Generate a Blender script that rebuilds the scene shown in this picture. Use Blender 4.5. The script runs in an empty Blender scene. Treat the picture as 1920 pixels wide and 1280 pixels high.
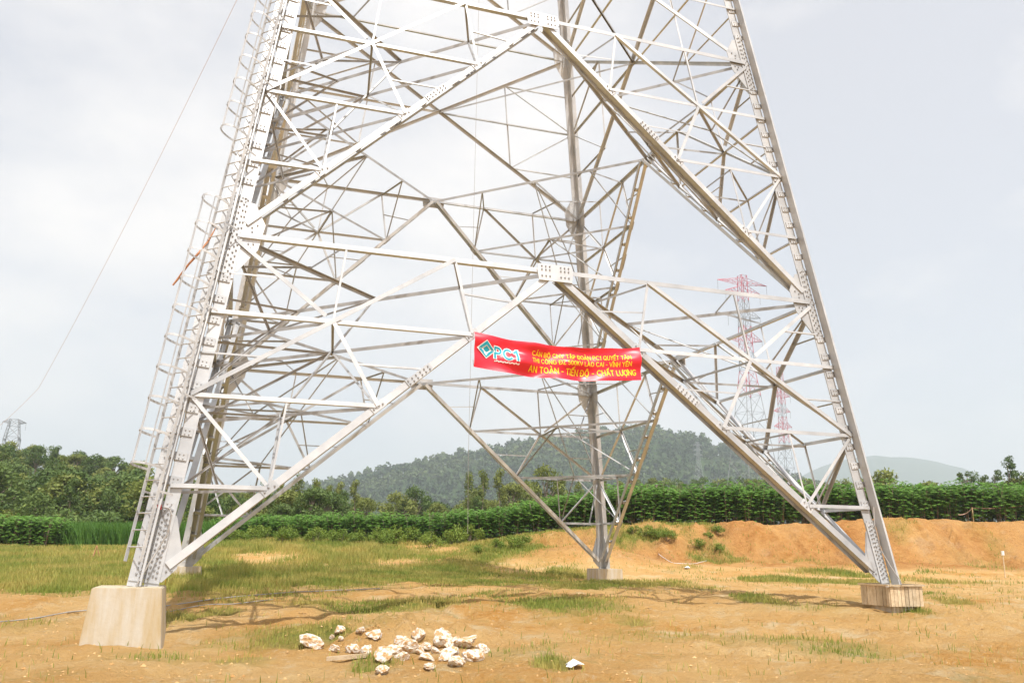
import bpy, math, random
import numpy as np
from mathutils import Vector, Matrix
random.seed(7); rng = np.random.default_rng(7)
PI = math.pi
scn = bpy.context.scene
COL = scn.collection

# ------------------------------------------------------------------ camera
CAM = np.array([-6.8754, -25.2687, 0.6843])
YAW, PITCH, ROLL, FPX = 0.3150, 0.2425, 0.0122, 1578.31
_f = np.array([math.sin(YAW)*math.cos(PITCH), math.cos(YAW)*math.cos(PITCH), math.sin(PITCH)])
_r = np.array([math.cos(YAW), -math.sin(YAW), 0.0]); _u = np.cross(_r, _f)
CR = _r*math.cos(ROLL)+_u*math.sin(ROLL); CU = _u*math.cos(ROLL)-_r*math.sin(ROLL); CF = _f
cam = bpy.data.cameras.new('camera'); camo = bpy.data.objects.new('camera', cam); COL.objects.link(camo)
camo.matrix_world = Matrix(((CR[0],CU[0],-CF[0],CAM[0]),(CR[1],CU[1],-CF[1],CAM[1]),(CR[2],CU[2],-CF[2],CAM[2]),(0,0,0,1)))
cam.sensor_width = 36; cam.lens = FPX/1920*36; cam.clip_start = 0.1; cam.clip_end = 20000
scn.camera = camo

# ------------------------------------------------------------------ light, sky
SUN_EL, SUN_AZ = math.radians(62), math.radians(176)      # azimuth clockwise from +y
sd = Vector((math.sin(SUN_AZ)*math.cos(SUN_EL), math.cos(SUN_AZ)*math.cos(SUN_EL), math.sin(SUN_EL)))
sl = bpy.data.lights.new('sun', 'SUN'); sl.energy = 4.2; sl.angle = math.radians(.9); sl.color = (1.0, .965, .91)
so = bpy.data.objects.new('sun', sl); COL.objects.link(so); so.rotation_euler = sd.to_track_quat('Z', 'Y').to_euler()
w = bpy.data.worlds.new('World'); scn.world = w; w.use_nodes = True
nt = w.node_tree; nt.nodes.clear()
N = nt.nodes.new
out = N('ShaderNodeOutputWorld'); bg = N('ShaderNodeBackground'); sky = N('ShaderNodeTexSky')
sky.sky_type = 'NISHITA'; sky.sun_disc = False; sky.sun_elevation = SUN_EL; sky.sun_rotation = SUN_AZ
sky.air_density = 1.0; sky.dust_density = 2.5; sky.ozone_density = 1.5
tc = N('ShaderNodeTexCoord'); mp = N('ShaderNodeMapping'); mp.inputs['Scale'].default_value = (1.0, 1.0, 1.9)
nz = N('ShaderNodeTexNoise'); nz.inputs['Scale'].default_value = 2.3; nz.inputs['Detail'].default_value = 7; nz.inputs['Roughness'].default_value = .52
rp = N('ShaderNodeValToRGB'); rp.color_ramp.elements[0].position = .40; rp.color_ramp.elements[1].position = .62
rp.color_ramp.elements[0].color = (.55,.55,.55,1)
mx = N('ShaderNodeMixRGB'); mx.inputs[2].default_value = (7.1, 6.85, 6.65, 1)
nt.links.new(tc.outputs['Generated'], mp.inputs['Vector']); nt.links.new(mp.outputs['Vector'], nz.inputs['Vector'])
nt.links.new(nz.outputs['Fac'], rp.inputs['Fac']); nt.links.new(rp.outputs['Color'], mx.inputs['Fac'])
nt.links.new(sky.outputs['Color'], mx.inputs[1]); nt.links.new(mx.outputs['Color'], bg.inputs['Color'])
bg.inputs['Strength'].default_value = 0.10; nt.links.new(bg.outputs['Background'], out.inputs['Surface'])
scn.view_settings.view_transform = 'Standard'; scn.view_settings.look = 'None'
scn.view_settings.exposure = 0.60; scn.view_settings.gamma = 1
scn.cycles.use_denoising = True
scn.cycles.max_bounces = 6; scn.cycles.diffuse_bounces = 3; scn.cycles.glossy_bounces = 2; scn.cycles.volume_bounces = 1
scn.cycles.sample_clamp_indirect = 6

# ------------------------------------------------------------------ helpers
def mat(name, col, rough=.7, metal=0.0, var=.0, vscale=8.0, col2=None, bump=0.0, bscale=40.0, spec=.3):
    m = bpy.data.materials.new(name); m.use_nodes = True; t = m.node_tree; b = t.nodes['Principled BSDF']
    b.inputs['Base Color'].default_value = (*col, 1); b.inputs['Roughness'].default_value = rough
    b.inputs['Metallic'].default_value = metal; b.inputs['Specular IOR Level'].default_value = spec
    if col2 is not None:
        co = t.nodes.new('ShaderNodeTexCoord'); n = t.nodes.new('ShaderNodeTexNoise'); n.inputs['Scale'].default_value = vscale
        n.inputs['Detail'].default_value = 6; n.inputs['Roughness'].default_value = .6
        r = t.nodes.new('ShaderNodeValToRGB'); r.color_ramp.elements[0].position = .35; r.color_ramp.elements[1].position = .68
        r.color_ramp.elements[0].color = (*col, 1); r.color_ramp.elements[1].color = (*col2, 1)
        t.links.new(co.outputs['Object'], n.inputs['Vector']); t.links.new(n.outputs['Fac'], r.inputs['Fac'])
        t.links.new(r.outputs['Color'], b.inputs['Base Color'])
        if bump:
            n2 = t.nodes.new('ShaderNodeTexNoise'); n2.inputs['Scale'].default_value = bscale; n2.inputs['Detail'].default_value = 5
            bp = t.nodes.new('ShaderNodeBump'); bp.inputs['Strength'].default_value = bump; bp.inputs['Distance'].default_value = .05
            t.links.new(co.outputs['Object'], n2.inputs['Vector']); t.links.new(n2.outputs['Fac'], bp.inputs['Height'])
            t.links.new(bp.outputs['Normal'], b.inputs['Normal'])
    return m

def leafmat(name, c1, c2, trans=.25, patchy=None, psc=.5):
    m = bpy.data.materials.new(name); m.use_nodes = True; t = m.node_tree; b = t.nodes['Principled BSDF']
    b.inputs['Roughness'].default_value = .6; b.inputs['Specular IOR Level'].default_value = .25
    oi = t.nodes.new('ShaderNodeObjectInfo'); ge = t.nodes.new('ShaderNodeNewGeometry'); ad = t.nodes.new('ShaderNodeMath'); ad.operation = 'ADD'
    mu = t.nodes.new('ShaderNodeMath'); mu.operation = 'MULTIPLY'; mu.inputs[1].default_value = .45
    t.links.new(oi.outputs['Random'], mu.inputs[0])
    m2 = t.nodes.new('ShaderNodeMath'); m2.operation = 'MULTIPLY'; m2.inputs[1].default_value = .6
    t.links.new(ge.outputs['Random Per Island'], m2.inputs[0])
    t.links.new(mu.outputs[0], ad.inputs[0]); t.links.new(m2.outputs[0], ad.inputs[1])
    mi = t.nodes.new('ShaderNodeMixRGB'); mi.inputs[1].default_value = (*c1, 1); mi.inputs[2].default_value = (*c2, 1)
    t.links.new(ad.outputs[0], mi.inputs[0]); t.links.new(mi.outputs[0], b.inputs['Base Color'])
    if patchy:
        pn = t.nodes.new('ShaderNodeTexNoise'); pn.inputs['Scale'].default_value = psc; pn.inputs['Detail'].default_value = 5; t.links.new(ge.outputs['Position'], pn.inputs['Vector'])
        pr = t.nodes.new('ShaderNodeValToRGB'); pr.color_ramp.elements[0].position = .40; pr.color_ramp.elements[1].position = .62; t.links.new(pn.outputs['Fac'], pr.inputs['Fac'])
        m3 = t.nodes.new('ShaderNodeMixRGB'); m3.inputs[2].default_value = (*patchy, 1); t.links.new(pr.outputs['Color'], m3.inputs[0]); t.links.new(mi.outputs[0], m3.inputs[1]); mi = m3; t.links.new(mi.outputs[0], b.inputs['Base Color'])
    tr = t.nodes.new('ShaderNodeBsdfTranslucent'); t.links.new(mi.outputs[0], tr.inputs['Color'])
    ms = t.nodes.new('ShaderNodeMixShader'); ms.inputs[0].default_value = trans
    o = t.nodes['Material Output']; t.links.new(b.outputs[0], ms.inputs[1]); t.links.new(tr.outputs[0], ms.inputs[2]); t.links.new(ms.outputs[0], o.inputs['Surface'])
    return m

def mesh_np(name, verts, faces_flat, nper, m=None, smooth=False):
    """verts (n,3) array; faces_flat (k,nper) int array"""
    me = bpy.data.meshes.new(name); verts = np.asarray(verts, dtype=np.float32); fa = np.asarray(faces_flat, dtype=np.int32)
    me.vertices.add(len(verts)); me.vertices.foreach_set('co', verts.ravel())
    k = len(fa); me.loops.add(k*nper); me.loops.foreach_set('vertex_index', fa.ravel())
    me.polygons.add(k); me.polygons.foreach_set('loop_start', np.arange(k, dtype=np.int32)*nper)
    me.polygons.foreach_set('loop_total', np.full(k, nper, dtype=np.int32))
    if smooth: me.polygons.foreach_set('use_smooth', np.ones(k, dtype=bool))
    me.update(calc_edges=True)
    if m: me.materials.append(m)
    return me

class MB:
    """collects simple solids for ONE mesh"""
    def __init__(s): s.v = []; s.f = []
    def add(s, vs, fs):
        o = len(s.v); s.v += [tuple(v) for v in vs]; s.f += [tuple(i+o for i in f) for f in fs]; return s
    def box(s, c, ax, ay, az):
        c, ax, ay, az = map(np.asarray, (c, ax, ay, az))
        vs = [c+i*ax+j*ay+k*az for k in (-1,1) for j in (-1,1) for i in (-1,1)]
        return s.add(vs, [(0,2,3,1),(4,5,7,6),(0,1,5,4),(2,6,7,3),(0,4,6,2),(1,3,7,5)])
    def prism(s, poly, ext):
        """poly: list of 3d points (closed outline), ext: extrusion vector"""
        n = len(poly); e = np.asarray(ext); vs = [np.asarray(p) for p in poly]+[np.asarray(p)+e for p in poly]
        fs = [tuple(range(n))[::-1], tuple(range(n, 2*n))]+[(i, (i+1) % n, n+(i+1) % n, n+i) for i in range(n)]
        return s.add(vs, fs)
    def tube(s, pts, r, n=6, closed=False):
        pts = [np.asarray(p, float) for p in pts]; rr = r if hasattr(r, '__len__') else [r]*len(pts)
        o = len(s.v); up = np.array([.13, .21, .97])
        for i, p in enumerate(pts):
            a = pts[max(i-1, 0)]; b = pts[min(i+1, len(pts)-1)]; t = b-a; t = t/(np.linalg.norm(t)+1e-9)
            x = np.cross(t, up); x /= (np.linalg.norm(x)+1e-9); y = np.cross(t, x)
            for k in range(n):
                an = 2*PI*k/n; s.v.append(tuple(p+rr[i]*(math.cos(an)*x+math.sin(an)*y)))
        for i in range(len(pts)-1):
            for k in range(n):
                s.f.append((o+i*n+k, o+i*n+(k+1) % n, o+(i+1)*n+(k+1) % n, o+(i+1)*n+k))
        s.f.append(tuple(o+k for k in range(n))[::-1]); s.f.append(tuple(o+(len(pts)-1)*n+k for k in range(n)))
        return s
    def angle(s, p0, p1, nrm, size, th, flip=1, off=0.0):
        """L-section bar p0->p1, one flange in the plane facing nrm, the other turned inwards"""
        p0 = np.asarray(p0, float); p1 = np.asarray(p1, float); t = p1-p0; t /= np.linalg.norm(t)
        n = np.asarray(nrm, float); n = n-t*(n@t); n /= np.linalg.norm(n); e = np.cross(t, n)*flip
        h = size/2
        prof = [(-h, off), (h, off), (h, off-th), (-h+th, off-th), (-h+th, off-size), (-h, off-size)]
        poly = [p0+e*a+n*b for a, b in prof]
        if flip < 0: poly = poly[::-1]
        return s.prism(poly, p1-p0)
    def bolt(s, c, n, r=.022, h=.028):
        c = np.asarray(c, float); n = np.asarray(n, float); a = np.cross(n, (.3, .2, .93)); a /= np.linalg.norm(a); b = np.cross(n, a)
        o = len(s.v)
        for z, q in ((0, r), (h, r*.8)):
            for k in range(6): s.v.append(tuple(c+n*z+q*(math.cos(k*PI/3)*a+math.sin(k*PI/3)*b)))
        for k in range(6): s.f.append((o+k, o+(k+1) % 6, o+6+(k+1) % 6, o+6+k))
        s.f.append(tuple(o+6+k for k in range(6)))
        return s
    def build(s, name, m, parent=None, smooth=False):
        me = bpy.data.meshes.new(name); me.from_pydata(s.v, [], s.f); me.update()
        if m: me.materials.append(m)
        if smooth:
            for p in me.polygons: p.use_smooth = True
        return link(name, me, parent)

def link(name, data, parent=None):
    o = bpy.data.objects.new(name, data); COL.objects.link(o)
    if parent is not None: o.parent = parent
    return o
def tag(o, label=None, cat=None, group=None, kind=None):
    if label: o['label'] = label
    if cat: o['category'] = cat
    if group: o['group'] = group
    if kind: o['kind'] = kind
    return o
def empty(name, loc=(0,0,0)):
    o = bpy.data.objects.new(name, None); COL.objects.link(o); o.location = loc; o.empty_display_size = .3; return o

# value noise on arrays
_perm = rng.random((256, 256))
def vnoise(x, y):
    xi = np.floor(x).astype(int); yi = np.floor(y).astype(int); fx = x-xi; fy = y-yi
    fx = fx*fx*(3-2*fx); fy = fy*fy*(3-2*fy)
    g = lambda a, b: _perm[a % 256, b % 256]
    return (g(xi,yi)*(1-fx)+g(xi+1,yi)*fx)*(1-fy)+(g(xi,yi+1)*(1-fx)+g(xi+1,yi+1)*fx)*fy
def fbm(x, y, o=4):
    s = 0; a = .5
    for i in range(o): s = s+a*(vnoise(x+17.3*i, y+9.1*i)-.5); x = x*2.03; y = y*2.03; a *= .5
    return s
def ss(a, b, x):
    t = np.clip((x-a)/(b-a), 0, 1); return t*t*(3-2*t)

# site coordinates: u to the right of the viewing direction, v along it (metres)
FH = np.array([math.sin(YAW), math.cos(YAW)]); RH = np.array([math.cos(YAW), -math.sin(YAW)])
def to_uv(x, y):
    dx = x-CAM[0]; dy = y-CAM[1]; return dx*RH[0]+dy*RH[1], dx*FH[0]+dy*FH[1]
def to_xy(u, v): return CAM[0]+u*RH[0]+v*FH[0], CAM[1]+u*RH[1]+v*FH[1]

RIDGE_U = np.array([-900,-520,-253,-180,-90,30,110,190,225,285,302,317,350,390,470,600,900])
RIDGE_H = np.array([15,40,82,100,119,140,152,162,161,152,132,138,118,98,84,60,20.])
MT_U = np.array([900,1400,1650,1820,1940,2080,2165,2280,2400,2540,2740,3200,4000])
MT_H = np.array([150,330,436,493,520,514,502,484,451,393,350,250,100.])
def height(u, v):
    u = np.asarray(u, float); v = np.asarray(v, float)
    base = -1.0+.55*ss(13.5, 24, v)+.08*ss(24, 46, v)+.55*ss(37, 49, v)*ss(-6, 4, u)
    top = .35+.75*ss(-27, -14, u)+1.25*ss(-5, 9, u)+.45*ss(8, 32, u)
    wob = 1.6*fbm(u*.16+3, v*.02+5, 3)
    bl = ss(-7, 5, u)
    rise = ss(38, 60, v)*(1-bl)+ss(48.6+wob*.7, 52.8+wob*.5, v)*bl
    face = bl*np.exp(-((v-50.5)/3.2)**2)
    z = base+(top-base)*rise
    z = z+face*(1.3*fbm(u*.55, v*.35, 4)+.7*fbm(u*1.9+4, v*.5, 4)-.45*np.exp(-(fbm(u*.8+40, v*.12, 3)/.03)**2)+.35*fbm(u*4.1+9, v*2.2, 3))
    near = np.exp(-(v/80)**2)
    z = z+near*(.22*fbm(u*.22+7, v*.22, 4)+.22*fbm(u*.9, v*1.3+3, 4)+.11*fbm(u*4.3, v*4.3+3, 3)-.10*np.exp(-(fbm(u*.35+20, v*.8, 3)/.035)**2))
    # spoil heaps behind the far footing
    z = z+.9*np.exp(-((u-4.2)/3.0)**2-((v-46)/2.6)**2)+.6*np.exp(-((u+.5)/2.6)**2-((v-46.5)/2.5)**2)
    # wheel rut and little heap in the foreground
    z = z+(.20+1.1*fbm(u*2.2, v*2.2, 4))*np.exp(-((u+2.2)/1.7)**2-((v-16.6)/1.1)**2)-.10*np.exp(-((v-13.3-.08*u)/.35)**2)*ss(.5,3,u)*(1-ss(5,8,u))
    z = z-.10*np.exp(-(((u-4.0)/1.6)**2+((v-36)/2.2)**2))
    far = ss(66, 110, v)
    z = z+far*(1.5-top*.5)
    z = z+13.2*ss(72, 175, v)*ss(-18, -115, u)*(1-ss(260,420,v))+1.5*far*fbm(u*.02, v*.02, 3)
    z = z+46*np.exp(-((u+300)/75)**2-((v-500)/130)**2)
    rid = np.interp(u*1250/np.maximum(v, 300), RIDGE_U, RIDGE_H)
    z = z+rid*np.exp(-((v-1250)/330)**2)*(1+.10*fbm(u*.008, v*.008, 4))
    mt = np.interp(u*4500/np.maximum(v, 1500), MT_U, MT_H)
    z = z+mt*np.exp(-((v-4500)/800)**2)*(1+.12*fbm(u*.002, v*.002, 4))
    return z
def ground_z(x, y): u, v = to_uv(x, y); return float(height(u, v))
def pix_ray(px, py): return CF+CR*(px-960)/FPX-CU*(py-640)/FPX
def on_ground(px, py, vmin=6, vmax=75):
    """where the line of sight of a photo pixel meets the ground"""
    d = pix_ray(px, py); fh = d[0]*FH[0]+d[1]*FH[1]
    vs = np.arange(vmin, vmax, .05); P = CAM[None]+d[None]*(vs/fh)[:, None]
    u, v = to_uv(P[:, 0], P[:, 1]); hit = np.nonzero(P[:, 2] <= height(u, v))[0]
    i = hit[0] if len(hit) else len(vs)-1
    return float(P[i, 0]), float(P[i, 1]), float(height(u[i], v[i]))
def at_v(px, py, v):
    d = pix_ray(px, py); return CAM+d*(v/(d[0]*FH[0]+d[1]*FH[1]))

# ------------------------------------------------------------------ ground sheet
def patch(u, v, pu, pv, ru, rv): return np.exp(-(((u-pu)/ru)**2+((v-pv)/rv)**2)**2)
GP = []
for (px, py, rx, ry) in [(690,1132,150,17),(500,1200,115,26),(620,1190,40,10),(1100,1140,110,26),(1140,1095,150,12),(900,1085,140,14),(1330,1020,45,38),(1520,1090,90,10),(1060,1072,60,8),
                         (930,1030,110,22),(420,1145,40,8),(330,1160,40,12),(1220,1005,70,12),(1700,1140,30,10),(1780,1125,40,8),(1420,1125,40,7),(700,1245,45,14),(460,1240,60,12),(1035,1250,14,9),(1180,1160,50,12),(1560,1075,60,6),(1290,1100,70,8)]:
    a = on_ground(px, py); b = on_ground(px+rx, py); c = on_ground(px, min(py+ry, 1279)); u0, v0 = to_uv(a[0], a[1]); u1, _ = to_uv(b[0], b[1]); _, v1 = to_uv(c[0], c[1])
    GP.append((u0, v0, max(abs(u1-u0), .3), max(abs(v1-v0), .35)))
def grass_mask(u, v):
    n = fbm(u*.35+11, v*.35, 4)*1.6
    left = ss(19.5, 23.5, v+n*2.0)*(1-ss(-6.5, -3.5, u-(v-22)*.12+n*3))*(1-ss(66, 70, v))
    mid = ss(27, 33, v+n*5)*(1-ss(-4, 2.5, u-(v-30)*.10+n*3))
    m = np.maximum(left, mid*.85)
    sandp = patch(u, v, *to_uv(*on_ground(520, 1050)[:2]), 3.0, 3.5); m = m*(1-.9*sandp)
    for p in GP: m = np.maximum(m, np.clip(patch(u, v, *p)*1.25+n*.9-.1, 0, 1)*.95)
    m = np.maximum(m, ss(53, 56, v)*ss(-8,-2,-u))
    m = np.maximum(m, ss(40, 44, v)*(1-ss(51, 54, v))*ss(-11, -6, u)*(1-ss(-1.5, 2.5, u+n*4))*.9)
    m = m*(1-.95*np.exp(-(((u-4.0)/1.5)**2+((v-35.2)/1.6)**2)**2))
    return np.clip(m*(.72+n*1.9), 0, 1)
th = np.concatenate([np.linspace(-48, 48, 430), np.linspace(54, 306, 43)])*PI/180
rad = np.concatenate([np.geomspace(1.2, 9, 22)[:-1], np.geomspace(9, 44.5, 215)[:-1], np.linspace(44.5, 57.5, 105)[:-1], np.geomspace(57.5, 75, 36)[:-1], np.geomspace(75, 9000, 150)])
T, Rr = np.meshgrid(th, rad); U = Rr*np.sin(T); V = Rr*np.cos(T)
back = V < 5
Z = np.where(back, -1.0+.1*fbm(U*.2, V*.2, 3), height(U, np.maximum(V, 0)))
Xg, Yg = to_xy(U, V)
nth, nr = len(th), len(rad)
verts = np.stack([Xg, Yg, Z], -1).reshape(-1, 3)
idx = np.arange(nr*nth).reshape(nr, nth); nx = np.roll(idx, -1, axis=1)
quads = np.stack([idx[:-1], nx[:-1], nx[1:], idx[1:]], -1).reshape(-1, 4)
verts = np.vstack([verts, [[CAM[0], CAM[1], -1.0]]])
M_ground = bpy.data.materials.new('soil_ground'); M_ground.use_nodes = True
def ground_mat():
    t = M_ground.node_tree; b = t.nodes['Principled BSDF']; b.inputs['Roughness'].default_value = .95; b.inputs['Specular IOR Level'].default_value = .08
    Nn = t.nodes.new; L = t.links.new
    geo = Nn('ShaderNodeNewGeometry'); at = Nn('ShaderNodeAttribute'); at.attribute_name = 'cover'; sep = Nn('ShaderNodeSeparateColor'); L(at.outputs['Color'], sep.inputs[0])
    def noise(s, d=6, r=.6):
        n = Nn('ShaderNodeTexNoise'); n.inputs['Scale'].default_value = s; n.inputs['Detail'].default_value = d; n.inputs['Roughness'].default_value = r; L(geo.outputs['Position'], n.inputs['Vector']); return n
    def ramp(src, p0, p1, c0, c1):
        r = Nn('ShaderNodeValToRGB'); r.color_ramp.elements[0].position = p0; r.color_ramp.elements[1].position = p1; r.color_ramp.elements[0].color = (*c0, 1); r.color_ramp.elements[1].color = (*c1, 1); L(src, r.inputs['Fac']); return r
    def mixc(f, a, b_):
        m = Nn('ShaderNodeMixRGB'); L(f, m.inputs[0])
        for k, s in ((1, a), (2, b_)):
            if isinstance(s, tuple): m.inputs[k].default_value = (*s, 1)
            else: L(s, m.inputs[k])
        return m.outputs[0]
    n1 = noise(.35, 7, .62); n2 = noise(2.2, 9, .75); n3 = noise(9, 8, .75); n4 = noise(.9, 7, .68)
    soil = ramp(n1.outputs['Fac'], .36, .66, (.58,.29,.075), (.79,.55,.26)).outputs[0]
    soil = mixc(ramp(n2.outputs['Fac'], .42, .62, (0,0,0), (1,1,1)).outputs[0], soil, (.69,.42,.16))
    soil = mixc(ramp(n4.outputs['Fac'], .55, .68, (0,0,0), (.85,.85,.85)).outputs[0], soil, (.74,.57,.33))
    soil = mixc(ramp(n3.outputs['Fac'], .56, .68, (0,0,0), (.75,.75,.75)).outputs[0], soil, (.76,.60,.38))
    soil = mixc(ramp(n3.outputs['Fac'], .30, .42, (.5,.5,.5), (0,0,0)).outputs[0], soil, (.30,.135,.045))
    grass = ramp(n2.outputs['Fac'], .35, .68, (.15,.20,.035), (.36,.31,.08)).outputs[0]
    soil = mixc(ramp(noise(.55, 9, .75).outputs['Fac'], .58, .70, (0,0,0), (.5,.5,.5)).outputs[0], soil, (.24,.215,.065))
    clay = mixc(ramp(n2.outputs['Fac'], .35, .65, (0,0,0), (1,1,1)).outputs[0], (.36,.145,.04), (.54,.28,.095))
    cm = Nn('ShaderNodeMath'); cm.operation = 'MULTIPLY'; cm.inputs[1].default_value = .95; L(sep.outputs[2], cm.inputs[0])
    soil = mixc(cm.outputs[0], soil, clay)
    c = mixc(sep.outputs[0], soil, grass)
    forest = ramp(noise(.06, 8, .7).outputs['Fac'], .35, .68, (.022,.045,.014), (.06,.095,.028)).outputs[0]
    c = mixc(sep.outputs[1], c, forest)
    L(c, b.inputs['Base Color'])
    bp = Nn('ShaderNodeBump'); bp.inputs['Strength'].default_value = 1.0; bp.inputs['Distance'].default_value = .17
    ad = Nn('ShaderNodeMath'); ad.operation = 'ADD'; n5 = noise(6, 8, .72); L(n5.outputs['Fac'], ad.inputs[0]); L(n3.outputs['Fac'], ad.inputs[1])
    L(ad.outputs[0], bp.inputs['Height']); L(bp.outputs['Normal'], b.inputs['Normal'])
ground_mat()
gme = mesh_np('ground', verts, quads, 4, M_ground, True)
tri0 = [(nr*nth, (j+1) % nth, j) for j in range(nth)]
cov = np.zeros((len(verts), 4), np.float32); cov[:, 3] = 1
cov[:-1, 0] = np.where(back, 0, grass_mask(U, V)).ravel(); cov[:-1, 1] = np.where(back, 0, ss(58, 66, V)*(1-.85*ss(-22,-27,U)*(1-ss(70,80,V)))).ravel()
cov[:-1, 2] = np.where(back, 0, ss(-8, 3, U)*ss(42.5, 46, V)*(1-ss(53.5, 55.5, V))*(.75+.9*fbm(U*.5, V*.5, 4))).clip(0, 1).ravel()
ca = gme.color_attributes.new('cover', 'FLOAT_COLOR', 'POINT'); ca.data.foreach_set('color', cov.ravel())
ground = link('ground', gme); tag(ground, kind='structure')

# ------------------------------------------------------------------ materials for things
M_steel = mat('galvanised_steel', (.43,.44,.455), .45, .35, col2=(.62,.625,.63), vscale=1.3, spec=.5)
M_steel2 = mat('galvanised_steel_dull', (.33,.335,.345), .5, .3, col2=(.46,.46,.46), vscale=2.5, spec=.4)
M_bolt = mat('zinc_bolt', (.30,.30,.31), .45, .5, col2=(.40,.40,.40), vscale=30)
M_conc = mat('concrete', (.43,.33,.19), .9, 0, col2=(.50,.46,.39), vscale=2.6, bump=.12, bscale=12)
_t = M_conc.node_tree; _mp = _t.nodes.new('ShaderNodeMapping'); _mp.inputs['Scale'].default_value = (2.2, 2.2, .22); _t.links.new(_t.nodes['Texture Coordinate'].outputs['Object'], _mp.inputs['Vector']); _t.links.new(_mp.outputs['Vector'], _t.nodes['Noise Texture'].inputs['Vector'])
M_wood = mat('weathered_plank', (.46,.35,.22), .85, 0, col2=(.64,.52,.36), vscale=5, bump=.3, bscale=25)
def vary(m, lo, hi):
    t = m.node_tree; b = t.nodes['Principled BSDF']; src = b.inputs['Base Color'].links[0].from_socket; oi = t.nodes.new('ShaderNodeObjectInfo'); mr = t.nodes.new('ShaderNodeMapRange'); mr.inputs['To Min'].default_value = lo; mr.inputs['To Max'].default_value = hi
    t.links.new(oi.outputs['Random'], mr.inputs['Value']); hs = t.nodes.new('ShaderNodeHueSaturation'); t.links.new(mr.outputs[0], hs.inputs['Value']); t.links.new(src, hs.inputs['Color']); t.links.new(hs.outputs[0], b.inputs['Base Color'])
vary(M_wood, .75, 1.25)
vary(M_steel, .82, 1.12)
M_rock = mat('limestone', (.70,.65,.58), .9, 0, col2=(.48,.29,.13), vscale=2.6, bump=.6, bscale=9)
M_rock.node_tree.nodes['Color Ramp'].color_ramp.elements[0].position = .44
M_rock.node_tree.nodes['Color Ramp'].color_ramp.elements[1].position = .57
M_red = mat('red_vinyl', (.72,.012,.035), .38, 0, spec=.5)
M_yel = mat('yellow_print', (.90,.66,.02), .5); M_white = mat('white_print', (.85,.85,.85), .5); M_teal = mat('teal_print', (.015,.33,.44), .5)
M_bark = mat('bark', (.20,.15,.11), .9, 0, col2=(.33,.27,.21), vscale=6)
M_leaf_eu = leafmat('eucalyptus_leaf', (.11,.155,.03), (.26,.28,.07))
M_leaf_dk = leafmat('dark_leaf', (.05,.10,.022), (.14,.20,.05))
M_leaf_cas = leafmat('cassava_leaf', (.075,.18,.025), (.20,.37,.065), .4)
M_leaf_fr = leafmat('far_forest_leaf', (.014,.042,.012), (.055,.10,.03), .15, (.10,.14,.045), .012)
M_leaf_br = leafmat('bright_weed_leaf', (.10,.17,.02), (.23,.30,.05))
M_grass = leafmat('grass_blade', (.13,.21,.03), (.32,.34,.07), .3, (.46,.38,.11))
M_corn = leafmat('maize_leaf', (.06,.16,.02), (.14,.27,.05), .3)
M_rope_y = mat('yellow_rope', (.62,.50,.10), .8); M_rope_p = mat('pale_rope', (.62,.42,.35), .8); M_cable = mat('grey_cable', (.34,.32,.30), .6); M_rope_b = mat('brown_rope', (.45,.22,.12), .9)
M_plastic = mat('white_plastic', (.8,.8,.8), .5); M_redp = mat('red_paint', (.5,.02,.03), .5)
M_tred = mat('tower_red_paint', (.50,.07,.10), .6); M_tgrey = mat('tower_grey_steel', (.30,.31,.33), .6)

# ------------------------------------------------------------------ the tower
W0, SL = 8.25, 0.1223
Z1, Z2, Z3 = 7.129, 14.58, 21.68
Z4 = 27.5
SG = {'A': (-1,-1), 'B': (1,-1), 'C': (-1,1), 'D': (1,1)}
def cn(c, z): w_ = W0-SL*z; return np.array([SG[c][0]*w_, SG[c][1]*w_, z])
def lerp(a, b, t): return np.asarray(a)+(np.asarray(b)-np.asarray(a))*t
tower = empty('transmission_tower', (0,0,0))
tag(tower, 'huge grey steel lattice pylon standing on four spread legs, filling the frame', 'pylon')
FACES = [('A','B',(0,-1,0)), ('B','D',(1,0,0)), ('D','C',(0,1,0)), ('C','A',(-1,0,0))]
def member(name, p0, p1, nrm, size, off=0.0, flip=1, m=None, trim=0.0):
    p0 = np.asarray(p0, float); p1 = np.asarray(p1, float); d = p1-p0; L_ = np.linalg.norm(d)
    if trim: p0 = p0+d/L_*trim; p1 = p1-d/L_*trim
    size = size*.74
    return MB().angle(p0, p1, nrm, size, max(.009, size*.1), flip, off).build(name, m or M_steel, tower)
def main_diag(p0, p1, nrm, size, trim=.25):
    p0 = np.asarray(p0, float); p1 = np.asarray(p1, float); d = (p1-p0)/np.linalg.norm(p1-p0)
    a = p0+d*trim; b = p1-d*.12; mb = MB()
    n = np.asarray(nrm, float); n = n-d*(n@d); n /= np.linalg.norm(n)
    mb.angle(a, b, n, size, .018, 1, .015)
    mb.angle(a, b, -n, size*.8, .016, 1, size*1.8+.05)       # second angle of the pair behind the first
    k = int(np.linalg.norm(b-a)/1.1)
    for i in range(1, k): c = a+(b-a)*i/k-n*(size*.75); mb.box(c, d*.06, np.cross(d, n)*.03, n*.10)
    return mb.build('diagonal_brace', M_steel, tower)
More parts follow.
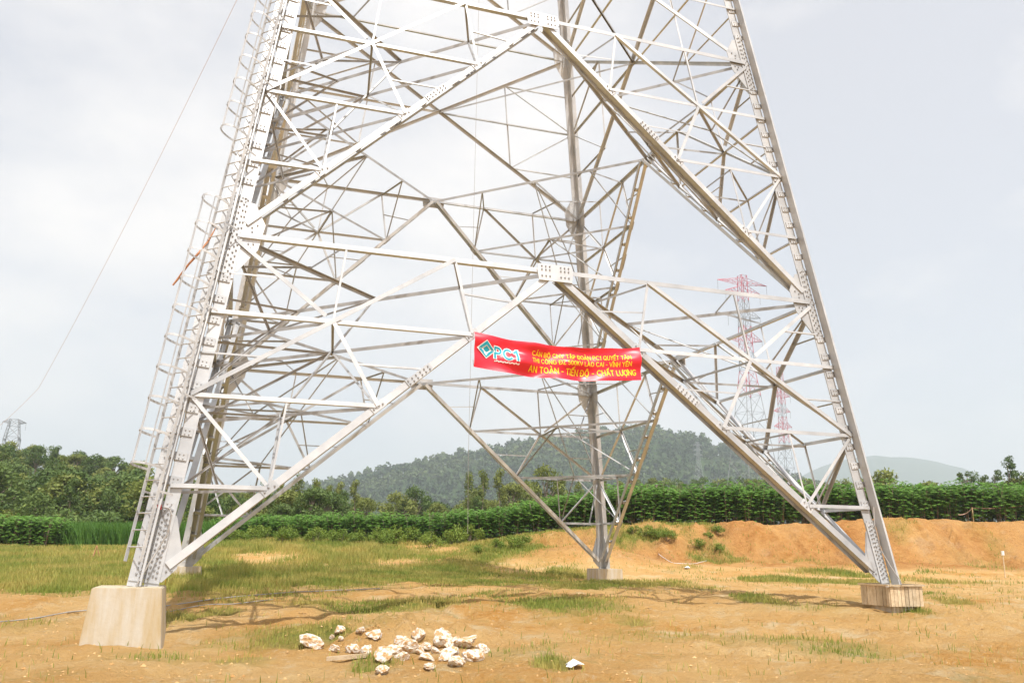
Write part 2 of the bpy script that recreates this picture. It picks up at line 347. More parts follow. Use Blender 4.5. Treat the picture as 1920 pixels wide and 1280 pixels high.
def plate(name, c, ex, ey, nrm, poly, bolts, parent, th=.018):
    """flat plate: poly and bolt spots in (ex,ey) metres about c"""
    c, ex, ey, nrm = map(lambda q: np.asarray(q, float), (c, ex, ey, nrm))
    pts = [c+ex*a+ey*b for a, b in poly]
    ar = sum(poly[i][0]*poly[(i+1) % len(poly)][1]-poly[(i+1) % len(poly)][0]*poly[i][1] for i in range(len(poly)))
    if (ar > 0) != (np.cross(ex, ey)@nrm > 0): pts = pts[::-1]
    mb = MB(); mb.prism(pts, nrm*th)
    mb.f = [tuple(reversed(f)) for f in mb.f] if False else mb.f
    o = mb.build(name, M_steel, parent)
    if bolts:
        bb = MB()
        for a, b in bolts: bb.bolt(c+ex*a+ey*b+nrm*th, nrm)
        bo = bb.build('bolts', M_bolt, parent); bo['kind'] = 'stuff'
    return o

cache = {}
def half_panel(c, cm, nrm, zb, zt, big):
    """one half of a K-braced panel on the face between corner c and corner cm"""
    n = np.asarray(nrm, float); n = n+np.array([0, 0, SL]); n /= np.linalg.norm(n)
    Lg = lambda t: cn(c, zb+(zt-zb)*t)
    Mid = (cn(c, zt)+cn(cm, zt))/2
    foot = cn(c, zb); Dg = lambda t: lerp(foot, Mid, t)
    topc = cn(c, zt)
    main_diag(foot, Mid, n, .15 if big else .135, .50 if zb == 0 else .42)
    member('horizontal_brace', topc, Mid, n, .15, .035, -1, trim=.15)
    L1, L2, L3 = Lg(.25), Lg(.5), Lg(.75); D1, D2, D3 = Dg(.25), Dg(.5), Dg(.75)
    Nn_ = lerp(L3, D3, .444); K = lerp(L2, D2, .5); H = lerp(topc, Mid, .667); Vv = lerp(topc, Mid, .333)
    s = 1.0 if big else .92
    member('horizontal_brace', L1, D1, n, .11*s, .05, -1, trim=.05)
    member('horizontal_brace', L2, D2, n, .115*s, .05, -1)
    member('horizontal_brace', L3, D3, n, .12*s, .05, -1)
    member('inclined_brace', L2, H, n, .125*s, .075, 1)
    member('inclined_brace', topc, Nn_, n, .125*s, .03, 1, trim=.2)
    member('inclined_brace', Nn_, D2, n, .12*s, .07, 1)
    member('inclined_brace', L2, D1, n, .10*s, .03, 1, trim=.06)
    member('inclined_brace', H, D3, n, .085*s, .04, 1)
    member('slender_brace', Nn_, Vv, n, .06*s, .03, 1)
    member('slender_brace', K, D1, n, .055*s, .035, 1)
    for p_, q_ in ((Lg(.625), lerp(L2, Nn_, .5)), (Lg(.875), lerp(topc, Nn_, .5)), (Dg(.625), lerp(Nn_, D2, .5)), (Dg(.875), lerp(H, D3, .45))): member('slender_brace', p_, q_, n, .05*s, .012, 1)
    cache[(c, nrm, zt)] = dict(D1=D1, D2=D2, D3=D3, N=Nn_, K=K, H=H, V=Vv, M=Mid, L1=L1, L2=L2, L3=L3, T=topc, n=n)
for zb, zt, big in ((0, Z1, True), (Z1, Z2, False)):
    for c1, c2, nrm in FACES:
        half_panel(c1, c2, nrm, zb, zt, big); half_panel(c2, c1, nrm, zb, zt, big)
UP = (0, 0, 1)
for zt in (Z1, Z2):
    for c in 'ABCD':
        a, b = [cache[k] for k in cache if k[0] == c and k[2] == zt]
        def pl(p, q, sz, nm='plan_brace', off=0.0, nn=UP): member(nm, p, q, nn, sz, off, 1, M_steel2)
        pl(a['D1'], b['D1'], .075)
        mid = lambda k: (a[k]+b[k])/2
        pl(a['D2'], b['D2'], .10); pl(a['K'], b['K'], .06, off=.02); pl(a['K'], mid('D2'), .06, off=-.02); pl(b['K'], mid('D2'), .06, off=-.045)
        pl(a['D3'], b['D3'], .11); pl(a['N'], b['N'], .09, off=.02); pl(a['N'], mid('D3'), .075, off=-.02); pl(b['N'], mid('D3'), .075, off=-.045)
        pl(a['M'], b['M'], .13); q = mid('M'); pl(a['T'], q, .12, off=.03); q1 = lerp(a['M'], b['M'], .25); q2 = lerp(a['M'], b['M'], .75)
        pl(a['H'], q1, .07, off=-.03); pl(b['H'], q2, .07, off=-.03); pl(a['V'], lerp(a['T'], q, .5), .06, off=.06); pl(b['V'], lerp(a['T'], q, .5), .06, off=.085)
        pl(a['D3'], q1, .065, 'slender_brace', nn=(.3,.3,.9)); pl(b['D3'], q2, .065, 'slender_brace', nn=(.3,.3,.9))
        pl(a['D2'], mid('D3'), .07, 'slender_brace', nn=(.5,.4,.7)); pl(b['D2'], mid('D3'), .07, 'slender_brace', nn=(.4,.5,.7))
        pl(mid('D2'), mid('D3'), .06, 'slender_brace', nn=(.5,.4,.7)); pl(mid('D3'), q, .06, 'slender_brace', nn=(.5,.4,.7))
        pl(a['T'], mid('N'), .065, 'slender_brace', nn=(.5,.4,.7)); pl(mid('N'), q, .06, 'slender_brace', nn=(.4,.5,.7)); pl(a['L2'], mid('N'), .06, 'slender_brace', nn=(.4,.5,.7)); pl(a['L2'], mid('D1'), .055, 'slender_brace', nn=(.5,.4,.7))
        pl(a['D1'], mid('D2'), .06, 'slender_brace', nn=(.5,.4,.7)); pl(b['D1'], mid('D2'), .06, 'slender_brace', nn=(.4,.5,.7))
# crossed panels above
for zb, zt in ((Z2, Z3), (Z3, Z4)):
    for c1, c2, nrm in FACES:
        n = np.asarray(nrm, float)+np.array([0, 0, SL]); n /= np.linalg.norm(n)
        p1, p2, q1, q2 = cn(c1, zb), cn(c2, zb), cn(c1, zt), cn(c2, zt)
        wb, wt = W0-SL*zb, W0-SL*zt; f = wb/(wb+wt); X = lerp(p1, q2, f); zx = X[2]
        member('diagonal_brace', p1, q2, n, .16, .03, 1, trim=.35); member('diagonal_brace', p2, q1, n, .16, -.02, -1, trim=.35)
        for c, p, q in ((c1, p1, q1), (c2, p2, q2)):
            lx = cn(c, zx); member('horizontal_brace', lx, X, n, .11, .06, -1)
            E = lerp(p, X, .5); G = lerp(q, X, .5); hm = lerp(lx, X, .5)
            member('slender_brace', E, cn(c, (zb+zx)/2), n, .08, .05, 1); member('slender_brace', G, cn(c, (zt+zx)/2), n, .08, .05, 1)
            member('slender_brace', E, hm, n, .07, .08, 1); member('slender_brace', G, hm, n, .07, .08, 1)
            member('slender_brace', E, lx, n, .07, .01, 1); member('slender_brace', G, lx, n, .07, .01, 1)
        member('horizontal_brace', q1, q2, n, .14, .045, -1, trim=.2)
    for i, (c, d, e) in enumerate((('A','B','C'), ('D','B','C'))):
        zx = zb+(zt-zb)*(W0-SL*zb)/((W0-SL*zb)+(W0-SL*zt))
        m1 = (cn(c, zx)+cn(d, zx))/2; m2 = (cn(c, zx)+cn(e, zx))/2; member('plan_brace', m1, m2, UP, .09, .0, 1, M_steel2)
        m3 = (cn('A' if c == 'D' else 'D', zx)+cn(d, zx))/2; member('plan_brace', m1, m3, UP, .09, .02, 1, M_steel2)

# legs: pairs of angles set corner to corner with battens between
ARM, GAP, LT = .25, .028, .024
def leg_frame(c):
    sx, sy = SG[c]; t = cn(c, 1)-cn(c, 0); t /= np.linalg.norm(t)
    ex = np.array([sx, 0, 0.]); ex = ex-t*(ex@t); ex /= np.linalg.norm(ex)
    ey = np.array([0, sy, 0.]); ey = ey-t*(ey@t); ey /= np.linalg.norm(ey)
    return t, ex, ey                       # ex, ey point outwards
for c in 'ABCD':
    t, ex, ey = leg_frame(c); p0, p1 = cn(c, -.05), cn(c, Z4); mb = MB(); g = GAP/2
    for s in (1, -1):
        x, y = ex*s, ey*s
        prof = [(g, g), (g+ARM, g), (g+ARM, g+LT), (g+LT, g+LT), (g+LT, g+ARM), (g, g+ARM)]
        poly = [p0+x*a+y*b for a, b in prof]
        if np.cross(ex, ey)@t < 0: poly = poly[::-1]
        mb.prism(poly, p1-p0)
    leg = mb.build('leg', M_steel, tower)
    # batten clips bridging the two angles
    nclip = int((Z3+1.5)/.47)
    clip = None
    for k in range(nclip):
        z = .95+k*.47
        if min(abs(z-zz) for zz in (0, Z1, Z2, Z3)) < .75: continue
        if z > 19.5 and c in 'AB': continue
        pos = cn(c, z)
        if clip is None:
            q = MB()
            q.box(-ex*.07+(-ey)*.0+ey*(-g*0), ex*.085, t*.055, ey*.010)
            q.v = [tuple(np.asarray(v_)) for v_ in q.v]
            # plate across the gap in the face plane, on both sides, with bolt heads
            q = MB()
            for s in (1, -1):
                q.box(s*ey*(.0)-ex*0+ey*s*(g+LT+.008 if s > 0 else g+.0)+ex*(-.0), ex*.0001+ex*.10, t*.055, ey*.007)
            q = MB(); yo = -(g+.009)
            q.box(ey*yo-ex*.0, ex*.13, t*.075, ey*.008)
            q.box(ey*(g+LT+.016)+ex*.10, ex*.085, t*.08, ey*.014); q.box(ex*(g+LT+.016)+ey*.10, ey*.085, t*.08, ex*.014)
            q.box(-ex*(g-.012)-ey*.12, ey*.10, t*.08, ex*.014); q.box(-ey*(g-.012)-ex*.12, ex*.10, t*.08, ey*.014)
            for a in (.045, .12):
                for b in (-.028, .028):
                    q.bolt(ey*(g+LT+.03)+ex*a+t*b*1.4, ey, .016, .02); q.bolt(ex*(g+LT+.03)+ey*a+t*b*1.4, ex, .016, .02)
                    q.bolt(-ex*(g-.026)-ey*(a+.03)+t*b*1.4, ex, .016, .02); q.bolt(-ey*(g-.026)-ex*(a+.03)+t*b*1.4, ey, .016, .02)
            clip = q.build('batten_clip', M_steel, leg); clip.location = pos
        else:
            o = clip.copy(); COL.objects.link(o); o.parent = leg; o.location = pos
    # splice and gusset plates at the panel points, base plates at the foot
    for zc, hl, hb in ((.75, .72, True), (Z1, 1.0, False), (Z2, 1.0, False), (Z3, .8, False)):
        pc = cn(c, zc)
        for (e1, e2) in ((ex, ey), (ey, ex)):
            rows = [(-.055-.075*(k % 2), -hl+.08+k*(2*hl-.16)/25) for k in range(26)]+[(-.19+.0*(k % 2), -hl+.11+k*(2*hl-.22)/13) for k in range(14)]
            # splice plates on the inner and on the outer angle
            plate('splice_plate', pc+e2*(-g+.004), -e1, t, e2, [(.02, -hl), (ARM+.01, -hl), (ARM+.01, hl), (.02, hl)], [(-a, b) for a, b in rows], leg)
            plate('splice_plate', pc+e1*.0+e2*(g+LT), e1, t, e2, [(.05, -hl), (ARM+.005, -hl), (ARM+.005, hl), (.05, hl)], [(-a+.02, b) for a, b in rows[:26]], leg)
            if hb: poly = [(.05, -.70), (.30, -.68), (.50, -.42), (.50, -.05), (.30, .50), (.05, .72)]; bo = [(.36, -.40), (.43, -.33), (.42, -.46), (.33, -.48)]
            else: poly = [(.05, -.85), (.30, -.82), (.62, -.22), (.66, .40), (.36, .85), (.05, .9)]; bo = [(.40, .28), (.50, .36), (.42, .18), (.40, -.12), (.50, -.10), (.45, -.2)]
            plate('gusset_plate', pc+e2*(-g-.020), -e1, t, e2, poly, bo, leg, .014)
# gussets where the diagonals meet at mid face and on the diagonals
for (c, nrm, zt), d in list(cache.items()):
    first = [f for f in FACES if f[2] == nrm][0][0] == c
    n = d['n']; e = np.cross(UP, n); e /= np.linalg.norm(e); u2 = np.cross(n, e)
    if first:
        plate('gusset_plate', d['M']+n*.045, e, u2, n, [(-.42, -.26), (.42, -.26), (.46, .02), (.42, .17), (-.42, .17), (-.46, .02)],
              [(x, y) for x in (-.34, -.24, -.14, .14, .24, .34) for y in (-.14, .02, .11)], tower)
    dd = d['M']-(d['L1']*0+lerp(d['M'], d['D1'], 1)); dd = (d['M']-d['D1'])/np.linalg.norm(d['M']-d['D1']); pe = np.cross(n, dd)
    for k in ('D1', 'D2', 'D3'):
        plate('gusset_plate', d[k]+n*.018, dd, pe, n, [(-.17, -.09), (.17, -.09), (.17, .09), (-.17, .09)], [(-.11, 0), (0, .03), (.11, -.02)], tower, .012)
    sp = lerp(d['D1'], d['D2'], .62 if zt == Z1 else .7) if False else lerp(d['D2'], d['D3'], .42)
    plate('splice_plate', sp+n*.020, dd, pe, n, [(-.34, -.085), (.34, -.085), (.34, .085), (-.34, .085)], [(x, y) for x in (-.28, -.17, -.06, .06, .17, .28) for y in (-.035, .04)], tower, .012)

# climbing ladder with safety cage on the near left leg
def build_ladder():
    t, ex, ey = leg_frame('A'); outw = (ex+ey); outw /= np.linalg.norm(outw); side = np.cross(outw, t); side /= np.linalg.norm(side)
    o0 = outw*.34; top = 20.5
    def P(z, s=0., o=0.): return cn('A', z)+o0+side*s+outw*o
    mb = MB()
    for s in (-.20, .20):
        mb.box((P(.35, s)+P(top, s))/2, side*.006, outw*.032, (P(top, s)-P(.35, s))/2)
    lad = mb.build('ladder', M_steel, tower)
    rung = MB().tube([side*-.2, side*.2], .012, 6).build('rung', M_steel, lad); rung.location = P(.6)
    z = .9
    while z < top:
        o = rung.copy(); COL.objects.link(o); o.parent = lad; o.location = P(z); z += .30
    hoop = None
    def hoops(z0, z1):
        nonlocal hoop
        z = z0
        while z <= z1+.01:
            if hoop is None:
                q = MB(); pr = [side*(.20*math.cos(a)*(1+.55*math.sin(a)))+outw*(.54*math.sin(a)) for a in np.linspace(0, PI, 15)]
                for i in range(14):
                    a, b = pr[i], pr[i+1]; m_ = (a+b)/2; dl = (b-a)/2; nn = np.cross(dl, t); nn /= np.linalg.norm(nn)
                    q.box(m_, dl*1.04, t*.022, nn*.004)
                hoop = q.build('cage_hoop', M_steel, lad); hoop.location = P(z)
            else:
                o = hoop.copy(); COL.objects.link(o); o.parent = lad; o.location = P(z)
            z += .62
        for a in (PI*.28, PI*.5, PI*.72):
            off_s = .20*math.cos(a)*(1+.55*math.sin(a)); off_o = .54*math.sin(a)
            MB().box((P(z0, off_s, off_o)+P(z1, off_s, off_o))/2, side*.012, outw*.006, (P(z1, off_s, off_o)-P(z0, off_s, off_o))/2).build('cage_bar', M_steel, lad)
    hoops(2.0, 2.0+.62*9); hoops(9.3, 9.3+.62*17)
    z = 1.6
    while z < top:
        MB().box(P(z)-outw*.17, side*.21, outw*.006, t*.02).build('ladder_bracket', M_steel, lad)
        for s in (-.2, .2): MB().box(P(z, s)-outw*.16, outw*.17, side*.006, t*.02).build('ladder_bracket', M_steel, lad)
        z += 1.86
    return P
LP = build_ladder()

# ------------------------------------------------------------------ footings
def frustum(c, wb, wt, zb, zt, rot=0.0, name='concrete_footing', m=None, parent=None, bev=.014):
    import bmesh
    bm = bmesh.new(); vs = []
    for z, w_ in ((zb, wb), (zt, wt)):
        for a, b in ((-1,-1),(1,-1),(1,1),(-1,1)):
            x, y = a*w_/2, b*w_/2; vs.append(bm.verts.new((c[0]+x*math.cos(rot)-y*math.sin(rot), c[1]+x*math.sin(rot)+y*math.cos(rot), z)))
    for f in ((3,2,1,0),(4,5,6,7),(0,1,5,4),(1,2,6,5),(2,3,7,6),(3,0,4,7)): bm.faces.new([vs[i] for i in f])
    bmesh.ops.bevel(bm, geom=list(bm.edges), offset=bev, segments=2, affect='EDGES')
    me = bpy.data.meshes.new(name); bm.to_mesh(me); bm.free(); me.materials.append(m or M_conc)
    return link(name, me, parent)
for c, wb, wt, lab in (('A', 1.36, 1.12, 'tall stained concrete footing block under the near left pylon leg'), ('C', 1.25, 1.1, 'low concrete footing block in the grass under the far left pylon leg'),
                       ('D', 1.2, 1.12, 'pale low concrete footing block under the far right pylon leg, before the spoil bank')):
    p = cn(c, 0); o = frustum((p[0]-(.20 if c == 'A' else 0), p[1]), wb, wt, ground_z(p[0], p[1])-.4, -.03); tag(o, lab, 'footing', 'concrete footings under the pylon legs')
pB = cn('B', 0); gB = ground_z(pB[0], pB[1])
o = frustum((pB[0], pB[1]), .72, .68, gB-.3, -.06); tag(o, 'concrete footing inside the plank box under the near right pylon leg', 'footing', 'concrete footings under the pylon legs')
o = frustum((pB[0]+.75, pB[1]+.6), .75, .48, gB-.2, gB+.46, .2); tag(o, 'small tapered concrete block just behind the plank box at the right leg', 'concrete block')
fw = empty('formwork_box', (pB[0], pB[1], gB)); tag(fw, 'box of upright weathered planks around the foot of the right pylon leg', 'plank box')
hh = -.03-gB
def planks(a, b):
    a = np.array(a); b = np.array(b); L_ = np.linalg.norm(b-a); d = (b-a)/L_; n = np.array([d[1], -d[0]]); k = int(L_/.095)
    for i in range(k):
        p = a+d*(i+.5)*L_/k; q = MB(); hz = hh*(.93+.09*random.random())
        q.box((p[0]+n[0]*.012*random.random(), p[1]+n[1]*.012*random.random(), hz/2+.05), (d[0]*L_/k*.44, d[1]*L_/k*.44, 0), (n[0]*.014, n[1]*.014, 0), (0, 0, hz/2-.03)); q.build('plank', M_wood, fw)
for a, b in (((-.47,-.47),(.47,-.47)), ((.47,-.47),(.47,.47)), ((-.47,.47),(-.47,-.47)), ((.47,.47),(-.47,.47))): planks(a, b)
for (x0, y0, x1, y1) in ((-.51,-.505,.51,-.505), (-.505,.51,-.505,-.51), (.505,-.51,.505,.51), (-.51,.505,.51,.505)):
    d = np.array([x1-x0, y1-y0])/2
    MB().box(((x0+x1)/2, (y0+y1)/2, hh+.02), (d[0], d[1], 0), (.025*(d[1] != 0), .025*(d[0] != 0), 0), (0, 0, .02)).build('top_rail', M_wood, fw)

# ------------------------------------------------------------------ banner
def build_banner():
    a = cache[('A', (0,-1,0), Z1)]; b = cache[('B', (0,-1,0), Z1)]; n = a['n']
    P0 = a['D3']+n*.13+np.array([.02, 0, .03]); P1 = b['D3']+n*.13+np.array([-.02, 0, .03]); Wd = np.linalg.norm(P1-P0); ax = (P1-P0)/Wd; Hh = .80
    def surf(s, t, off=0.0):
        """s along 0..1, t down 0..1"""
        sag = .16*4*s*(1-s)*(1-.15*t)
        wr = .05*math.sin(6*s*PI*1.3+2.5*t)*math.sin(PI*s)+.03*math.sin(19*s+5*t)+.045*math.sin(3.5*PI*t+4*s)*(.3+s*(1-s)*2)+.02*math.sin(9*(t-s*1.7))
        return P0+ax*(s*Wd)+np.array([0, 0, -1.])*(sag+t*Hh)+np.array([0, -1., 0])*(wr+.05*t+off)
    ns, ntt = 260, 44; vs = [surf(i/ns, j/ntt) for j in range(ntt+1) for i in range(ns+1)]
    vs2 = [v+np.array([0, .004, 0]) for v in vs]; k = len(vs)
    fs = []
    for j in range(ntt):
        for i in range(ns):
            q = (j*(ns+1)+i, (j+1)*(ns+1)+i, (j+1)*(ns+1)+i+1, j*(ns+1)+i+1); fs.append(q); fs.append(tuple(x+k for x in q[::-1]))
    mb = MB(); mb.add(vs+vs2, fs); ban = mb.build('banner', M_red, None, True)
    tag(ban, 'red vinyl banner with yellow lettering tied across the front of the pylon', 'banner')
    def put(me, name, m, fx, off):
        for v in me.vertices:
            s, t = fx(v.co.x, v.co.y); v.co = Vector(surf(s, t, off))
        me.materials.clear(); me.materials.append(m); return link(name, me, ban)
    def arc(cx, cy, rx, ry, a0, a1, n=10): return [(cx+rx*math.cos(math.radians(a0+(a1-a0)*i/n)), cy+ry*math.sin(math.radians(a0+(a1-a0)*i/n))) for i in range(n+1)]
    O_ = [arc(.36, .5, .36, .5, 90, 450, 20)]
    G_ = {'C': (.68, [arc(.38, .5, .38, .5, 48, 312, 16)]), 'A': (.72, [[(0,0),(.36,1),(.72,0)], [(.13,.33),(.59,.33)]]), 'N': (.66, [[(0,0),(0,1)], [(.02,.94),(.64,.06)], [(.66,0),(.66,1)]]),
      'B': (.58, [[(0,0),(0,1),(.3,1)]+arc(.3,.76,.24,.24,90,-90,8)+[(0,.52)], [(.3,.52)]+arc(.3,.26,.28,.26,90,-90,8)+[(0,0)]]), 'O': (.72, O_), 'V': (.7, [[(0,1),(.35,0),(.7,1)]]), 'T': (.6, [[(0,1),(.6,1)], [(.3,1),(.3,0)]]),
      'P': (.56, [[(0,0),(0,1),(.28,1)]+arc(.28,.73,.27,.27,90,-90,8)+[(0,.46)]]), 'D': (.66, [[(0,0),(0,1),(.25,1)]+arc(.25,.5,.41,.5,90,-90,12)+[(0,0)]]), '1': (.3, [[(0,.76),(.22,.96)], [(.25,1),(.25,0)]]), 'Q': (.74, O_+[[(.45,.25),(.74,-.05)]]),
      'U': (.62, [[(0,1),(0,.3)]+arc(.31,.3,.31,.3,180,360,10)+[(.62,1)]]), 'Y': (.64, [[(0,1),(.32,.48),(.64,1)], [(.32,.48),(.32,0)]]), 'E': (.5, [[(.5,1),(0,1),(0,0),(.5,0)], [(0,.52),(.44,.52)]]), 'M': (.8, [[(0,0),(.06,1),(.4,.2),(.74,1),(.8,0)]]),
      'H': (.62, [[(0,0),(0,1)], [(.62,0),(.62,1)], [(0,.52),(.62,.52)]]), 'I': (.06, [[(.03,0),(.03,1)]]), 'G': (.72, [arc(.38,.5,.38,.5,48,330,16)+[(.72,.46),(.42,.46)]]), 'Z': (.56, [[(0,1),(.56,1),(0,0),(.56,0)]]), '5': (.5, [[(.46,1),(.08,1),(.04,.56)]+arc(.23,.32,.27,.3,120,-140,12)]),
      '0': (.56, [arc(.28,.5,.28,.5,90,450,18)]), 'K': (.6, [[(0,0),(0,1)], [(.58,1),(0,.4)], [(.2,.58),(.6,0)]]), 'L': (.46, [[(0,1),(0,0),(.46,0)]]), '-': (.3, [[(0,.42),(.3,.42)]]), ' ': (.16, [])}
    MK = {'acute': lambda w: [[(w/2-.04,1.16),(w/2+.12,1.36)]], 'grave': lambda w: [[(w/2-.12,1.36),(w/2+.04,1.16)]], 'hat': lambda w: [[(w/2-.17,1.12),(w/2,1.28),(w/2+.17,1.12)]], 'dot': lambda w: [[(w/2-.05,-.22),(w/2+.05,-.22)]],
      'tilde': lambda w: [[(w/2-.17,1.16),(w/2-.07,1.25),(w/2+.07,1.17),(w/2+.17,1.27)]], 'horn': lambda w: [[(w-.04,.92),(w+.10,.98),(w+.12,1.14)]], 'bar': lambda w: [[(-.12,.52),(.26,.52)]], 'hi': lambda w: [[(w/2+.12,1.28),(w/2+.26,1.46)]]}
    VN = {'Á': ('A','acute'), 'À': ('A','grave'), 'Â': ('A','hat'), 'Ậ': ('A','hat','dot'), 'Ấ': ('A','hat','hi'), 'Ộ': ('O','hat','dot'), 'Ô': ('O','hat'), 'Ợ': ('O','horn','dot'), 'Ế': ('E','hat','hi'), 'Ê': ('E','hat'), 'Ĩ': ('I','tilde'), 'Đ': ('D','bar'), 'Ư': ('U','horn')}
    def text(body, s0, s1, tmid, hgt, m, name='lettering', wd=.15, off=.010):
        x = 0; st = []; words = []
        for ch in body:
            if ch == ' ': words.append(len(st))
            parts = VN.get(ch, (ch,)); wdt, str_ = G_[parts[0]]; allst = list(str_)
            for k in parts[1:]: allst += MK[k](wdt)
            for pl in allst: st.append([(x+a, b) for a, b in pl])
            x += wdt+.26
        tot = x-.26; q = MB(); ar = hgt*Hh/((s1-s0)*Wd/tot)     # height unit over width unit in metres
        for j, pl in enumerate(st):
            if j in words: q.build(name, m, ban); q = MB()
            o2 = off+.00025*(j % 9); k = len(pl); L_, R_ = [], []
            closed = abs(pl[0][0]-pl[-1][0])+abs(pl[0][1]-pl[-1][1]) < 1e-6
            fine = [pl[0]]
            for i in range(k-1):
                m_ = max(1, int(math.hypot(pl[i+1][0]-pl[i][0], pl[i+1][1]-pl[i][1])/.16))
                fine += [(pl[i][0]+(pl[i+1][0]-pl[i][0])*j2/m_, pl[i][1]+(pl[i+1][1]-pl[i][1])*j2/m_) for j2 in range(1, m_+1)]
            pl = fine; k = len(pl)
            P_ = [np.array([a, b*ar]) for a, b in pl]
            for i in range(k):
                a = P_[i-1] if i else (P_[-2] if closed else P_[0]); b = P_[i+1] if i < k-1 else (P_[1] if closed else P_[-1])
                d1 = P_[i]-a; d2 = b-P_[i]; d1 = d1/(np.linalg.norm(d1)+1e-9); d2 = d2/(np.linalg.norm(d2)+1e-9); d = d1+d2; d = d/(np.linalg.norm(d)+1e-9); nn = np.array([-d[1], d[0]])
                ex_ = min(1/max(abs(nn@np.array([-d2[1], d2[0]])) if np.linalg.norm(d2) > .5 else 1, .45), 1.25); w2 = wd*ar/2*ex_
                e = P_[i]+(d*-wd*ar*.4 if i == 0 and not closed else 0)+(d*wd*ar*.4 if i == k-1 and not closed else 0)
                for lst, sg in ((L_, 1), (R_, -1)):
                    c = e+nn*w2*sg; lst.append(surf(s0+c[0]/tot*(s1-s0), tmid+hgt/2-c[1]/ar*hgt, o2))
            for i in range(k-1): q.add([L_[i], R_[i], R_[i+1], L_[i+1]], [(0,1,2,3)])
        q.build(name, m, ban)
    text('CÁN BỘ CNV TẬP ĐOÀN PC1 QUYẾT TÂM', .335, .935, .30, .125, M_yel)
    text('THI CÔNG ĐZ 500KV LÀO CAI - VĨNH YÊN', .335, .935, .50, .125, M_yel)
    text('AN TOÀN - TIẾN ĐỘ - CHẤT LƯỢNG', .315, .965, .765, .165, M_yel)
    text('PC1', .120, .246, .46, .30, M_white, 'logo_lettering', .34, .010); text('PC1', .120, .246, .46, .30, M_teal, 'logo_lettering', .20, .016)
    def poly(pts, m, off):
        cx = sum(p[0] for p in pts)/len(pts); cy = sum(p[1] for p in pts)/len(pts); k = len(pts)
        q = MB(); q.add([surf(s, t, off) for s, t in pts]+[surf(cx, cy, off)], [(i, k, (i+1) % k) for i in range(k)]); q.build('logo_mark', m, ban)
    cx = .068; hw = Hh/Wd
    def dia(cy, r, m, off): poly([(cx, cy-r), (cx-r*hw*1.05, cy), (cx, cy+r), (cx+r*hw*1.05, cy)], m, off)
    dia(.43, .265, M_white, .016)
    # two teal chevrons round a small teal diamond
    r = .235
    for sg in (-1, 1):
        cyy = .43
        pts = [(cx-r*hw, cyy+sg*.005), (cx, cyy+sg*r), (cx+r*hw, cyy+sg*.005), (cx+r*hw*.62, cyy+sg*.01), (cx, cyy+sg*.13), (cx-r*hw*.62, cyy+sg*.01)]
        k = 6; q = MB(); q.add([surf(s, t, .024) for s, t in pts], [(0,1,4,5)[::sg], (1,2,3,4)[::sg]]); q.build('logo_mark', M_teal, ban)
    dia(.43, .095, M_teal, .026)
    # small white script line under the logo
    q = MB(); k = 60
    pt = [surf(.115+.135*i/k, .705+.018*math.sin(i*1.9)+.012*math.sin(i*.7)+.02*i/k, .012) for i in range(k+1)]
    q.tube(pt, .011, 4); q.build('script_line', M_white, ban)
    # ties at the corners
    for P, s in ((a['D3'], 0), (b['D3'], 1)):
        for t in (0, 1): MB().tube([surf(s, t), P+np.array([0, .02, -.75*t]) if t == 0 else P+np.array([(.05 if s else -.05)*-1, .05, -.55])], .006, 4).build('tie_cord', M_rope_p, ban)
build_banner()

# ------------------------------------------------------------------ ropes and cables
def rope(name, pts, r, m, label, cat='rope', group=None):
    o = MB().tube(pts, r, 5).build(name, m); tag(o, label, cat, group); return o
def cat(a, b, sag, n=24): return [lerp(a, b, i/n)+np.array([0, 0, -sag*4*(i/n)*(1-i/n)]) for i in range(n+1)]
a = cn('A', 17.6)+np.array([-.45, -.45, 0]); b = at_v(72, 728, 34); c_ = at_v(-40, 830, 36)
rope('tag_line', cat(a, b, .5)+cat(b, c_, .1)[1:], .0055, M_rope_p, 'thin pale line slanting down to the left from the pylon ladder')
top = (cache[('A', (0,-1,0), Z2)]['M']+np.array([0, 7, 6.])); u0 = at_v(898, 0, 30.5); l0 = at_v(878, 868, 30.5)
rope('hoist_line', [at_v(905, -120, 30.5), u0, at_v(890, 330, 30.5), l0, at_v(877, 1000, 30.5)], .007, M_cable, 'hair-thin dark hoist line hanging straight down inside the pylon')
pA = cn('A', 0)
p1 = at_v(342, 800, 16.6); p2 = at_v(336, 900, 16.6); p3 = at_v(322, 1010, 16.6); p4 = at_v(312, 1080, 16.4); g4 = on_ground(304, 1135)
rope('yellow_rope', [p1, p2, p3, p4, np.array(g4)+np.array([0, 0, .03])], .010, M_rope_y, 'yellow rope dangling beside the near left pylon leg')
rope('earth_cable', [at_v(300, 950, 15.9), at_v(318, 953, 15.8), at_v(322, 965, 15.8), at_v(314, 1000, 15.8), at_v(296, 1030, 15.75), at_v(280, 1055, 15.6), at_v(255, 1098, 15.5), at_v(238, 1125, 15.36), at_v(222, 1165, 15.27), at_v(203, 1212, 15.2)], .016, M_cable, 'grey cable running down the near left leg over its concrete block', 'cable')
rope('earth_cable', [at_v(1638, 950, 20.6), at_v(1640, 985, 20.5), at_v(1652, 1030, 20.5), at_v(1670, 1062, 20.4), at_v(1688, 1088, 20.3), at_v(1690, 1096, 20.3)], .014, M_cable, 'grey cable curling down the right pylon leg to the plank box', 'cable')
rope('brown_rope', [at_v(404, 428, 16.7), at_v(392, 450, 16.6), at_v(372, 475, 16.4), at_v(350, 500, 16.4), at_v(336, 520, 16.5), at_v(324, 535, 16.5)], [.012,.02,.026,.024,.026,.018], M_rope_b, 'short thick brown rope tied across the ladder cage')
